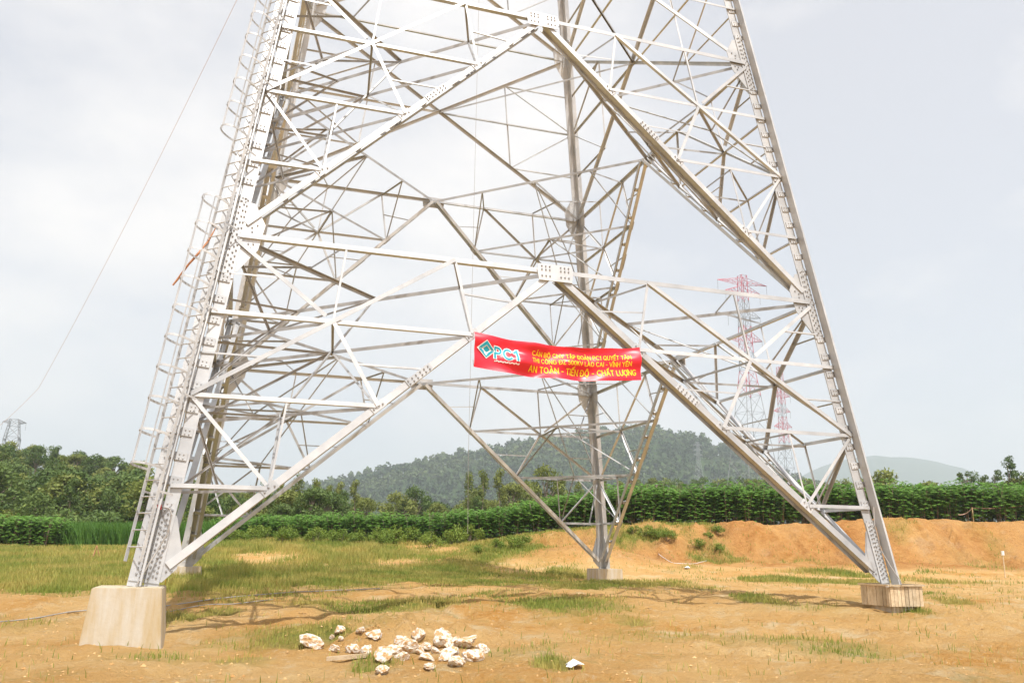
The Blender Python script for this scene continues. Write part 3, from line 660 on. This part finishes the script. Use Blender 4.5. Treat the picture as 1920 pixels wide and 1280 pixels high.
tg = MB(); tp = at_v(299, 950, 15.75); tg.box(tp, CR*.035, CU*.045, CF*.008); tag(tg.build('red_tag', M_redp), 'small red tag on the near left pylon leg', 'tag')
def gcable(name, pix, r, m, label, group=None):
    pts = []
    for i in range(len(pix)-1):
        for k in range(10):
            x = pix[i][0]+(pix[i+1][0]-pix[i][0])*k/10; y = pix[i][1]+(pix[i+1][1]-pix[i][1])*k/10; p = on_ground(x, y); pts.append(np.array(p)+np.array([0, 0, r*.8]))
    for _ in range(6): pts = [pts[0]]+[(pts[i-1]+pts[i]*2+pts[i+1])/4 for i in range(1, len(pts)-1)]+[pts[-1]]
    o = MB().tube([p_+np.array([0, 0, .012]) for p_ in pts], r, 5).build(name, m); tag(o, label, 'cable', group)
gcable('ground_cable', [(300,1140),(420,1122),(540,1112),(640,1108),(720,1104)], .014, M_cable, 'long grey cable lying on the bare soil right of the left footing')
gcable('ground_cable', [(0,1168),(60,1162),(130,1150),(170,1146)], .014, M_cable, 'grey cable lying on the soil left of the left footing')
gcable('ground_cable', [(310,1150),(380,1136),(440,1134),(520,1124)], .011, M_cable, 'thinner dark cable on the soil just below the long grey one')
gcable('ground_cable', [(1235,1040),(1260,1056),(1300,1058),(1330,1050)], .012, M_plastic, 'white hose lying along the foot of the spoil bank')
# stakes
g = on_ground(1885, 1082); st = MB().tube([np.array(g)+np.array([0,0,-.2]), np.array(g)+np.array([.02,0,1.05])], .025, 6).build('wooden_stake', M_wood); tag(st, 'thin wooden stake with a pale cap at the right edge', 'stake')
MB().tube([np.array(g)+np.array([.02,0,1.0]), np.array(g)+np.array([.02,0,1.2])], .07, 7).build('cap', M_plastic, st)
for k, (px, pb, pt_) in enumerate(((1824, 962, 940),)):
    b_ = at_v(px, pb, 56.5); zz = ground_z(b_[0], b_[1]); ps = MB().tube([(b_[0], b_[1], zz-.2), (b_[0], b_[1], zz+1.0)], .035, 6).build('fence_post', M_wood); tag(ps, 'lone fence post on top of the bank before the hedge', 'post')
    e1 = at_v(1935, 945, 57); rope('fence_rope', cat(np.array((b_[0], b_[1], zz+.95)), e1, .12), .02, M_rope_p, 'pale rope strung from the fence post towards the right edge')
    e2 = at_v(1795, 950, 56.3); rope('fence_rope', cat(np.array((b_[0], b_[1], zz+.95)), np.array((e2[0], e2[1], ground_z(e2[0], e2[1])+.5)), .15), .02, M_rope_p, 'slack pale rope hanging left from the fence post')
g = np.array(on_ground(178, 1050)); tri = empty('survey_tripod', tuple(g)); tag(tri, 'little wooden tripod of sticks in the left grass', 'tripod')
for k in range(3):
    an = k*2.1; MB().tube([(math.cos(an)*.28, math.sin(an)*.28, -.05), (0, 0, .75)], .02, 5).build('stick', M_rope_b, tri)
for px, py, lab in ((1290,1066,'scrap of white plastic on the soil left of the right leg'), (713,1068,'white plastic scrap lying in the middle grass'), (1075,1252,'crumpled white scrap beside a grass tuft in the foreground')):
    g = np.array(on_ground(px, py)); q = MB(); vs = []; k = 9
    for i in range(k): an = 2*PI*i/k; r_ = .14*(.5+random.random()); vs.append((g[0]+r_*math.cos(an), g[1]+r_*math.sin(an)*.8, g[2]+.02+.05*random.random()))
    vs.append((g[0], g[1], g[2]+.13)); q.add(vs, [(i, (i+1) % k, k) for i in range(k)]); tag(q.build('plastic_scrap', M_plastic), lab, 'litter')
pl_ = np.array(on_ground(650, 1240)); q = MB(); q.box(pl_+np.array([0,0,.07]), np.array([.30,-.10,.03]), np.array([.012,.035,0]), np.array([0,0,.03])); tag(q.build('timber_offcut', M_wood), 'brown timber offcut lying at the left of the rock pile', 'timber')

# ------------------------------------------------------------------ rocks
import bmesh
def rock(px, py, wpx, hpx, i, lab):
    g = np.array(on_ground(px, py)); dep = (g-CAM)@CF; s = dep/FPX; rx = wpx*s/2; rz = hpx*s/2; ry = (rx+rz)*.5
    bm = bmesh.new(); bmesh.ops.create_icosphere(bm, subdivisions=3, radius=1)
    r2 = np.random.default_rng(i*13+5); nrm = r2.normal(size=(13, 3)); nrm /= np.linalg.norm(nrm, axis=1)[:, None]; dd = .5+.35*r2.random(13)
    for v in bm.verts:
        p = np.array(v.co); k = 1.0
        for n_, d_ in zip(nrm, dd):
            q = p@n_
            if q > d_: k = min(k, d_/q)
        p = p*k; nz_ = .06*math.sin(7*p[0]+i)*math.sin(6*p[1]+2*i)+.05*math.sin(13*p[2]+9*p[0]+i); v.co = Vector(p*(1+nz_))
    me = bpy.data.meshes.new('rock'); bm.to_mesh(me); bm.free(); me.materials.append(M_rock)
    o = link('rock', me); o.scale = (rx*1.34, ry*1.34, rz*1.2); o.rotation_euler = (r2.normal()*.2, r2.normal()*.2, r2.random()*6.28); o.location = (g[0], g[1], g[2]+rz*.45)
    tag(o, lab, 'rock', 'white rocks heaped in the foreground')
RK = [(583,1213,46,26,'long low pale rock at the left end of the rock heap'),(636,1192,18,22,'small upright rock at the back left of the heap'),(640,1200,10,10,0),(622,1201,9,9,0),(626,1221,26,16,'small white rock left of the heap with grass around it'),
(664,1222,26,24,'greyish rock in the left part of the heap'),(686,1228,20,26,0),(676,1192,16,12,0),(704,1193,34,20,'flat tilted rock at the back of the heap'),(720,1240,36,34,'large bright round rock at the front left of the heap'),(718,1262,30,24,'white rock lowest at the front of the heap'),
(735,1228,34,30,0),(752,1205,22,16,0),(760,1218,42,24,'broad white rock in the middle of the heap'),(785,1198,26,22,0),(780,1222,34,20,0),(752,1237,26,18,0),(800,1215,24,16,0),(828,1206,34,32,'tall bright rock at the back right of the heap'),(850,1214,26,26,0),
(872,1210,44,26,'wide white rock at the top right of the heap'),(905,1222,24,24,'rightmost rock of the heap'),(840,1232,44,30,'grey-brown rock in the right part of the heap'),(852,1246,34,24,'rounded grey rock at the front right of the heap'),(886,1238,42,30,'big cream rock at the front right corner of the heap'),(800,1235,30,18,0),(805,1252,30,10,'flat slab lying in front of the heap'),(815,1224,22,16,0)]
for i, (px, py, w_, h_, lab) in enumerate(RK): rock(px, py, w_, h_, i, lab or 'small white rock packed among the others in the heap')
# scattered clods (uncountable)
q = MB()
for i in range(2600):
    px = random.uniform(0, 1920); py = random.uniform(1115, 1279)
    if random.random() < .5: px, py = random.gauss(700, 110), random.gauss(1165, 14)
    x, y, z = on_ground(px, py, 8, 40) if i % 12 == 0 else (None, None, None)
    if x is None:
        vv = 10+24*random.random()**1.5; uu = random.uniform(-.62, .62)*vv; x, y = to_xy(uu, vv); z = ground_z(x, y)
    r_ = random.uniform(.008, .028)*(1.6 if random.random() < .1 else 1)
    vs = [(x+r_*random.uniform(.6,1.3)*a, y+r_*random.uniform(.6,1.3)*b, z+r_*random.uniform(.5,1)*c) for a, b, c in ((1,0,0),(0,1,0),(-1,0,0),(0,-1,0),(0,0,1),(0,0,-.6))]
    q.add(vs, [(0,1,4),(1,2,4),(2,3,4),(3,0,4),(1,0,5),(2,1,5),(3,2,5),(0,3,5)])
M_clod = mat('soil_clod', (.42,.23,.08), .95, 0, col2=(.66,.45,.22), vscale=1.5)
tag(q.build('soil_clods', M_clod), 'loose clods and pebbles strewn over the bare soil', 'clods', kind='stuff')

# ------------------------------------------------------------------ grass
def blades(n_try, region, hfun, dens, name, m, label, wid=.0045, lean=.6):
    uu, vv = region(n_try); msk = dens(uu, vv); keep = rng.random(len(uu)) < msk; uu, vv = uu[keep], vv[keep]
    x, y = to_xy(uu, vv); z = height(uu, vv); n = len(x); h = hfun(uu, vv)*(.55+.75*rng.random(n)); an = rng.random(n)*2*PI; le = lean*rng.random(n)*h; la = rng.random(n)*2*PI
    wd = wid*(1+vv/14)
    b0 = np.stack([x-np.cos(an)*wd, y-np.sin(an)*wd, z-.02], -1); b1 = np.stack([x+np.cos(an)*wd, y+np.sin(an)*wd, z-.02], -1)
    mx_ = np.stack([x+np.cos(la)*le*.4, y+np.sin(la)*le*.4, z+h*.6], -1); dw = np.stack([np.cos(an)*wd*.6, np.sin(an)*wd*.6, 0*x], -1)
    tp = np.stack([x+np.cos(la)*le, y+np.sin(la)*le, z+h], -1)
    vs = np.stack([b0, b1, mx_+dw, mx_-dw, tp], 1).reshape(-1, 3); o = np.arange(n)[:, None]*5
    t1 = np.concatenate([o+[0,1,2], o+[0,2,3], o+[3,2,4]], 0)
    me = mesh_np(name, vs, t1, 3, m); ob = link(name, me); tag(ob, label, 'grass', kind='stuff'); return n
def reg_view(n, v0, v1, k=.66):
    v = np.sqrt(rng.random(n)*(v1**2-v0**2)+v0**2); return (rng.random(n)*2-1)*k*v, v
blades(900000, lambda n: reg_view(n, 9.5, 62), lambda u, v: .09+.15*ss(20, 26, v)*ss(-4, -8, u)+.09*ss(28,40,v), lambda u, v: np.clip(grass_mask(u, v)*1.1-.12, 0, 1)*np.clip(16/v+.25, 0, 1), 'short_grass', M_grass, 'patchy short grass and tall yellowish field grass around the pylon')
blades(60000, lambda n: reg_view(n, 9.5, 52, .64), lambda u, v: .12+0*u, lambda u, v: np.clip(.08+fbm(u*.6+30, v*.6, 3)*1.2, 0, 1), 'sparse_weeds', M_grass, 'thin scattered weeds on the bare soil')
blades(60000, lambda n: ((-44+28*rng.random(n)), 62+11*rng.random(n)), lambda u, v: 1.7+0*u, lambda u, v: np.clip(.75+0*u, 0, 1)*(u < -17), 'maize_strip', M_corn, 'strip of tall green maize left of the pylon behind the grass', .009, .7)

# ------------------------------------------------------------------ plants and trees
def leaf_cloud(centres, radii, n, size, aspect=.5, seed=0, droop=.0, flat=.8):
    r = np.random.default_rng(seed); cs = np.asarray(centres, float); k = r.integers(0, len(cs), n); d = r.normal(size=(n, 3)); d /= np.linalg.norm(d, axis=1)[:, None]
    rad_ = np.asarray(radii)[k]*(.55+.5*r.random(n)**.6); p = cs[k]+d*rad_[:, None]*np.array([1, 1, flat])
    a = r.normal(size=(n, 3)); a[:, 2] -= droop*2; a /= np.linalg.norm(a, axis=1)[:, None]; b = np.cross(a, d+.3*r.normal(size=(n, 3))); b /= np.linalg.norm(b, axis=1)[:, None]
    s = size*(.6+.8*r.random(n))[:, None]
    v = np.stack([p-a*s, p+b*s*aspect, p+a*s, p-b*s*aspect], 1).reshape(-1, 3); o = np.arange(n)[:, None]*4
    return v, o+[0,1,2,3]
def tree_meshes(kind, seed):
    r = np.random.default_rng(seed); mb = MB()
    if kind == 'euc':      # slim upright crown
        H = 9.0; mb.tube([(0,0,-.5),(.1,.05,3),(.05,.15,6),(.1,.1,8.4)], [.16,.13,.08,.03], 7); cs = []; ra = []
        for i in range(15):
            z = 2.6+6.2*(i/14); R_ = 1.5*(1-.75*abs((z-4.6)/5.2)); an = r.random()*6.28; q = R_*.75*r.random()**.5; c = (math.cos(an)*q, math.sin(an)*q, z); cs.append(c); ra.append(.55+.45*r.random()*(1-(z-2)/9))
            mb.tube([(.08,.1,z-.9), c], [.035,.012], 4)
        v, f = leaf_cloud(cs, ra, 1500, .19, .34, seed, .5, 1.0)
    elif kind == 'round':  # broad dense tree
        H = 8.0; mb.tube([(0,0,-.5),(.1,0,1.6),(.2,.1,3.2),(.1,.1,5)], [.24,.2,.15,.07], 7); cs = []; ra = []
        for i in range(20):
            an = r.random()*6.28; el = r.random()*1.9-.4; R_ = 2.2*(.6+.5*r.random()); c = (math.cos(an)*math.cos(el)*R_, math.sin(an)*math.cos(el)*R_, 4.6+math.sin(el)*2.3); cs.append(c); ra.append(.65+.6*r.random())
            mb.tube([(.2,.1,3.0), lerp((.2,.1,3.2), c, .5)+np.array([0,0,.2]), c], [.08,.05,.015], 4)
        v, f = leaf_cloud(cs, ra, 2100, .20, .45, seed, .2, .85)
    elif kind == 'tall':   # bare trunk, tufted open crown
        H = 11; mb.tube([(0,0,-.5),(.15,0,4),(-.05,.1,7.5),(.1,0,10)], [.17,.14,.1,.03], 7); cs = []; ra = []
        for i in range(11):
            z = 6.0+4.6*r.random(); an = r.random()*6.28; q = 1.7*(1-.3*(z-6)/5)*r.random()**.5; c = (math.cos(an)*q, math.sin(an)*q, z); cs.append(c); ra.append(.45+.4*r.random()); mb.tube([(.0,.05,z-1.4), c], [.05,.015], 4)
        v, f = leaf_cloud(cs, ra, 1100, .18, .36, seed, .4, .9)
    else:                  # shrub
        H = 2.4; cs = []; ra = []
        for i in range(12):
            an = r.random()*6.28; q = 1.1*r.random()**.5; c = (math.cos(an)*q, math.sin(an)*q, .4+1.5*r.random()*(1-q*.4)); cs.append(c); ra.append(.35+.3*r.random()); mb.tube([(0,0,-.2), c], [.03,.01], 4)
        v, f = leaf_cloud(cs, ra, 1000, .12, .4, seed, .1, .9)
    tr = bpy.data.meshes.new('trunk'); tr.from_pydata(mb.v, [], mb.f); tr.materials.append(M_bark)
    return tr, mesh_np('crown', v, f, 4), H
LIB = {}
for kind in ('euc', 'round', 'tall', 'shrub'):
    for s in range(3): LIB[(kind, s)] = tree_meshes(kind, 40+s*7+len(kind))
crown_cache = {}
def plant(name, kind, x, y, z, h, m, label, cat_, group, wide=1.0):
    s = random.randrange(3); tr, cr, H = LIB[(kind, s)]; key = (kind, s, m.name)
    if key not in crown_cache: c2 = cr.copy(); c2.materials.append(m); crown_cache[key] = c2
    e = empty(name, (x, y, z)); k = h/H; e.scale = (k*wide, k*wide, k); e.rotation_euler = (0, 0, random.random()*6.28)
    link('trunk' if kind != 'shrub' else 'stem', tr, e); link('crown' if kind != 'shrub' else 'foliage', crown_cache[key], e); tag(e, label, cat_, group); return e
def tree_px(name, kind, px, ytop, v, m, label, group, wide=1.0):
    p = at_v(px, ytop, v); z = ground_z(p[0], p[1]); return plant(name, kind, p[0], p[1], z, max(p[2]-z, 1.5), m, label, 'tree', group, wide)
# cassava
def cassava_mesh(seed):
    r = np.random.default_rng(seed); vs = []; fs = []; mb = MB(); 
    for s in range(4):
        an = r.random()*6.28; tip = np.array([math.cos(an)*.35, math.sin(an)*.35, 1.75+.2*r.random()]); mb.tube([(math.cos(an)*.08, math.sin(an)*.08, -.1), tip*.5+np.array([0,0,.1]), tip], [.018,.014,.008], 5)
        for i in range(60):
            f = .10+.90*r.random()**.7; b = tip*f*np.array([1,1,1]); a2 = r.random()*6.28; le = .22+.25*r.random(); c = b+np.array([math.cos(a2)*le, math.sin(a2)*le, .10*r.normal()+.05]); 
            for k in range(5):
                a3 = a2+(k-2)*.62; L_ = .17*(1-.12*abs(k-2)); d = np.array([math.cos(a3), math.sin(a3), -.45]); sd_ = np.array([-math.sin(a3), math.cos(a3), 0])*.034; o = len(vs); vs += [c, c+d*L_*.55+sd_, c+d*L_, c+d*L_*.55-sd_]; fs.append((o, o+1, o+2, o+3))
    st = bpy.data.meshes.new('stem'); st.from_pydata(mb.v, [], mb.f); st.materials.append(M_bark); return st, mesh_np('foliage', np.array(vs), np.array(fs), 4, M_leaf_cas)
CAS = [cassava_mesh(90+i) for i in range(4)]
def cassava(u, v, h, label, group):
    x, y = to_xy(u, v); z = ground_z(x, y); e = empty('cassava_plant', (x, y, z)); k = h/1.9; e.scale = (k*1.15, k*1.15, k); e.rotation_euler = (0, 0, random.random()*6.28); st, fo = CAS[random.randrange(4)]
    link('stem', st, e); link('foliage', fo, e); tag(e, label, 'cassava', group)
for row in range(4):
    u = -20.0
    while u < 39:
        v = 57.2+row*.95+random.uniform(-.3, .3)+(2.2*float(ss(-4,-14,u))); hgt = 1.55+.65*float(ss(-9, 8, u))+random.gauss(.1, .2)
        if u < -19 and row > 1: pass
        cassava(u+random.uniform(-.2, .2), v, hgt, 'leafy green cassava plant in the long hedge-like row behind the pylon' if u < 5 else 'leafy green cassava plant in the dense row on top of the spoil bank', 'cassava plants in the field edge behind the pylon')
        u += .78
for i in range(30): cassava(-40.5+(i % 10)*.85+random.uniform(-.2,.2), 61.2+(i//10)*.9, 2.0+.35*random.random(), 'dark green cassava plant in the separate block at the left edge', 'cassava plants in the left block')
# weeds below the hedge
for i in range(46):
    u = random.uniform(-19, -1); v = random.uniform(52, 58.5)+2*float(ss(-4,-14,u)); x, y = to_xy(u, v); plant('weed_bush', 'shrub', x, y, ground_z(x, y), random.uniform(.6, 1.5), M_leaf_br, 'bright green weedy bush at the foot of the cassava row', 'bush', 'weedy bushes below the cassava row', 1.1)
for px, py in ((1330,1010),(1345,1000),(1310,1025),(1350,1030),(1230,1008),(1210,1003),(1190,1000),(1250,1012),(930,1030),(960,1025),(900,1035),(985,1020)):
    x, y, z = on_ground(px, py); plant('weed_bush', 'shrub', x, y, z-.1, random.uniform(.5, .9), M_leaf_br, 'small green weed clump growing on the spoil bank', 'bush', 'weed clumps on the bank', 1.3)
# trees behind
g1 = 'eucalyptus trees behind the cassava row'
ORD = 'first second third fourth fifth sixth seventh eighth ninth tenth eleventh twelfth thirteenth fourteenth fifteenth sixteenth seventeenth eighteenth nineteenth'.split()
for io, (px, yt, v, k) in enumerate(((470,915,105,'euc'),(498,905,112,'euc'),(530,898,108,'euc'),(560,893,115,'euc'),(592,900,110,'euc'),(618,912,105,'euc'),(640,906,112,'euc'),(668,902,106,'euc'),(690,930,100,'round'),(880,888,112,'euc'),(905,884,116,'euc'),(938,882,110,'euc'),(960,900,120,'round'),(990,905,118,'euc'),(1022,868,112,'round'),(1050,900,120,'euc'),(1085,905,125,'euc'),(1130,898,125,'euc'),(1165,905,120,'euc'))):
    tree_px('eucalyptus_tree', k, px, yt, v, M_leaf_eu, 'yellow-green tree rising above the cassava row, '+ORD[io]+' from the left', g1, .95)
for i in range(46):
    px = random.uniform(440, 1290); tree_px('scrub_tree', random.choice(('round', 'euc', 'round')), px, random.uniform(918, 945), random.uniform(90, 150), random.choice((M_leaf_eu, M_leaf_eu, M_leaf_dk)), 'low bushy tree in the scrub behind the cassava row', 'scrub trees behind the cassava row', 1.3)
for i in range(60):
    px = random.uniform(1170, 1640); tree_px('plantation_tree', 'tall', px, random.uniform(893, 915), random.uniform(200, 300), random.choice((M_leaf_eu, M_leaf_dk)), 'slim plantation tree in the far line behind the hedge', 'plantation trees far behind the hedge', 1.2)
tree_px('dark_tree', 'round', 778, 908, 130, M_leaf_dk, 'single dark tree poking above the scrub left of the centre', None)
for px, yt, k, lab in ((1655, 876, 'round', 'rounded tree rising above the hedge just right of the right leg'), (1735, 897, 'round', 'small tree top showing over the hedge between two larger trees'), (1812, 882, 'tall', 'airy tree above the hedge left of the tallest one'), (1838, 890, 'tall', 'small airy tree between its taller neighbours above the hedge'), (1862, 878, 'tall', 'airy tree above the hedge directly left of the tallest one'), (1886, 852, 'tall', 'tallest airy tree above the hedge near the right edge'), (1908, 888, 'round', 'bushy tree at the right edge above the hedge')):
    tree_px('tall_tree' if k == 'tall' else 'round_tree', k, px, yt, 105, M_leaf_dk if k == 'tall' else M_leaf_eu, lab, 'trees above the hedge on the right', 1.15 if k == 'round' else 1.0)
# wooded slope on the left
for i in range(220):
    v = random.uniform(76, 200); px = random.uniform(-60, 640); u = (px-960)/FPX*v*1.02; x, y = to_xy(u, v); hgt = random.uniform(5.0, 8.4)
    plant('hillside_tree', random.choice(('round', 'round', 'euc', 'round')), x, y, ground_z(x, y)-.3, hgt*(.75 if px > 330 else 1), random.choice((M_leaf_dk, M_leaf_eu, M_leaf_dk)), 'leafy tree in the wood on the left slope', 'tree', 'trees of the wood on the left slope', 1.2)
for i in range(70):
    v = random.uniform(74, 100); px = random.uniform(-40, 460); u = (px-960)/FPX*v*1.02; x, y = to_xy(u, v)
    plant('slope_bush', 'shrub', x, y, ground_z(x, y)-.2, random.uniform(2.2, 4.2), random.choice((M_leaf_dk, M_leaf_br, M_leaf_eu)), 'dense bush in the undergrowth at the foot of the left wood', 'bush', 'bushes at the foot of the left wood', 1.2)
# far wooded hills: one mass
def wood_mass(name, n, us, vs_, hts, per, m, label, size):
    uu = us(n); vv = vs_(n); x, y = to_xy(uu, vv); z = height(uu, vv); h = hts(n); r = rng
    k = np.repeat(np.arange(n), per); N_ = n*per; d = r.normal(size=(N_, 3)); d /= np.linalg.norm(d, axis=1)[:, None]
    c = np.stack([x, y, z+h*.62], -1)[k]+d*np.stack([h*.25, h*.25, h*.38], -1)[k]*(.6+.4*r.random(N_))[:, None]
    a = r.normal(size=(N_, 3)); a /= np.linalg.norm(a, axis=1)[:, None]; b = np.cross(a, d); b /= np.linalg.norm(b, axis=1)[:, None]+1e-6; s = (size*h[k]*(.7+.6*r.random(N_)))[:, None]
    v = np.stack([c-a*s, c+b*s*.7, c+a*s, c-b*s*.7], 1).reshape(-1, 3); f = np.arange(N_)[:, None]*4+[0,1,2,3]
    tag(link(name, mesh_np(name, v, f, 4, m)), label, 'wood', kind='stuff')
wood_mass('hill_forest', 7000, lambda n: rng.random(n)*1000-480, lambda n: 780+rng.random(n)*480, lambda n: 6+10*rng.random(n)**1.4, 22, M_leaf_fr, 'distant pine-dark forest covering the hazy hill in the middle', .16)
wood_mass('ridge_forest', 420, lambda n: rng.random(n)*760-330, lambda n: 1235+rng.random(n)*30, lambda n: 9+15*rng.random(n)**1.6, 34, M_leaf_fr, 'thin line of tall trees along the crest of the middle hill', .12)

# ------------------------------------------------------------------ far pylons
def far_tower(name, px, ytop, v, H, wb, arms, label, group, zoff=0.0, bands=None, r=.11, waist=.45, wt=.9):
    p = at_v(px, ytop, v); zt = p[2]; zb = zt-H; root = empty(name, (p[0], p[1], zb)); tag(root, label, 'pylon', group)
    bands = bands or [(0, 1, M_tgrey)]
    hw = lambda z: (wb+(wt*1.6-wb)*min(z/(H*waist), 1))/2 if z < H*waist else (wt*1.6+(wt-wt*1.6)*(z-H*waist)/(H*(1-waist)))/2
    lv = [0.0]
    while lv[-1] < H*.97: lv.append(min(lv[-1]+max(hw(lv[-1])*1.7, H*.035), H))
    Rm = np.array([[RH[0], FH[0]], [RH[1], FH[1]]]); an = .35; rot = np.array([[math.cos(an), -math.sin(an)], [math.sin(an), math.cos(an)]])
    def P(a, b, z): q = Rm@(rot@np.array([a, b])); return (q[0], q[1], z)
    for f0, f1, m in bands:
        mb = MB()
        for i in range(len(lv)-1):
            z0, z1 = lv[i], lv[i+1]
            if not (f0 <= (z0+z1)/2/H < f1+1e-6): continue
            w0_, w1_ = hw(z0), hw(z1); C4 = [(-1,-1),(1,-1),(1,1),(-1,1)]
            for k in range(4):
                a, b = C4[k], C4[(k+1) % 4]
                mb.tube([P(a[0]*w0_, a[1]*w0_, z0), P(a[0]*w1_, a[1]*w1_, z1)], r, 4)
                mb.tube([P(a[0]*w0_, a[1]*w0_, z0), P(b[0]*w1_, b[1]*w1_, z1)], r*.55, 3); mb.tube([P(b[0]*w0_, b[1]*w0_, z0), P(a[0]*w1_, a[1]*w1_, z1)], r*.55, 3)
                mb.tube([P(a[0]*w1_, a[1]*w1_, z1), P(b[0]*w1_, b[1]*w1_, z1)], r*.5, 3)
        if mb.v: mb.build('tower_body', m, root)
    for (fz, half, dep, m) in arms:
        z = fz*H; mb = MB(); ww = hw(z)
        for s in (-1, 1):
            tip = P(s*half, 0, z+dep*.25)
            for b in (-1, 1):
                mb.tube([P(s*ww, b*ww, z), tip], r*.7, 3); mb.tube([P(s*ww, b*ww, z+dep), tip], r*.7, 3)
                for q in (.25, .5, .75):
                    lo = lerp(P(s*ww, b*ww, z), tip, q); hi = lerp(P(s*ww, b*ww, z+dep), tip, q); mb.tube([lo, hi], r*.45, 3); mb.tube([hi, lerp(P(s*ww, b*ww, z), tip, q-.25)], r*.45, 3)
                    mb.tube([lo, lerp(P(s*ww, -b*ww, z), tip, q)], r*.4, 3)
        mb.build('cross_arm', m, root)
        for s in (-1, 1):
            if dep < 3.4 and fz < .97: MB().tube([P(s*half*.98, 0, z+dep*.25), P(s*half*.98, 0, z-2.6)], r*.6, 4).build('insulator', M_tgrey, root)
    return root
far_tower('far_pylon', 1391, 517, 235, 74, 13.0, [(.965, 8.6, 1.6, M_tred), (.925, 6.0, 2.2, M_tred), (.825, 5.6, 2.4, M_tgrey), (.73, 5.8, 2.6, M_tred)], 'tall red and white pylon standing in the distance behind the right face', 'pylons in the distance', bands=[(0,.50,M_tgrey),(.50,.60,M_tred),(.60,.68,M_tgrey),(.68,.78,M_tred),(.78,.9,M_tgrey),(.9,1.01,M_tred)], r=.085, waist=.62, wt=1.9)
far_tower('far_pylon', 1461, 688, 420, 92, 13, [(.83, 5.6, 2.6, M_tred), (.745, 5.0, 2.6, M_tred), (.66, 5.4, 2.8, M_tred)], 'smaller reddish three-armed pylon to the right of the tall red and white one', 'pylons in the distance', bands=[(0,.58,M_tgrey),(.58,.72,M_tred),(.72,.8,M_tgrey),(.8,1.01,M_tred)], r=.11, waist=.6, wt=2.0)
far_tower('far_pylon', 28, 786, 330, 22, 6.5, [(.93, 4.2, 1.4, M_tgrey), (.62, 3.2, 1.2, M_tgrey)], 'small grey pylon on the wooded skyline at the far left', 'pylons in the distance', r=.15, waist=.7, wt=3.0)
far_tower('far_pylon', 1308, 826, 760, 44, 8, [(.9, 4.5, 2, M_tgrey), (.8, 4.5, 2, M_tgrey), (.7, 4.5, 2, M_tgrey)], 'faint tiny pylon before the hazy hill', 'pylons in the distance', r=.13, waist=.6, wt=1.6)

# ------------------------------------------------------------------ air
hz = MB().box((CAM[0]+FH[0]*2500, CAM[1]+FH[1]*2500, 298), (9500, 0, 0), (0, 9500, 0), (0, 0, 302)); ho = hz.build('haze', None); tag(ho, 'pale haze in the air over the whole landscape', 'haze', kind='stuff')
mh = bpy.data.materials.new('haze_air'); mh.use_nodes = True; t = mh.node_tree; t.nodes.clear(); o_ = t.nodes.new('ShaderNodeOutputMaterial'); pv = t.nodes.new('ShaderNodeVolumePrincipled')
pv.inputs['Color'].default_value = (.86,.92,1.0,1); pv.inputs['Density'].default_value = .00030; pv.inputs['Anisotropy'].default_value = .2; t.links.new(pv.outputs[0], o_.inputs['Volume']); ho.data.materials.append(mh)
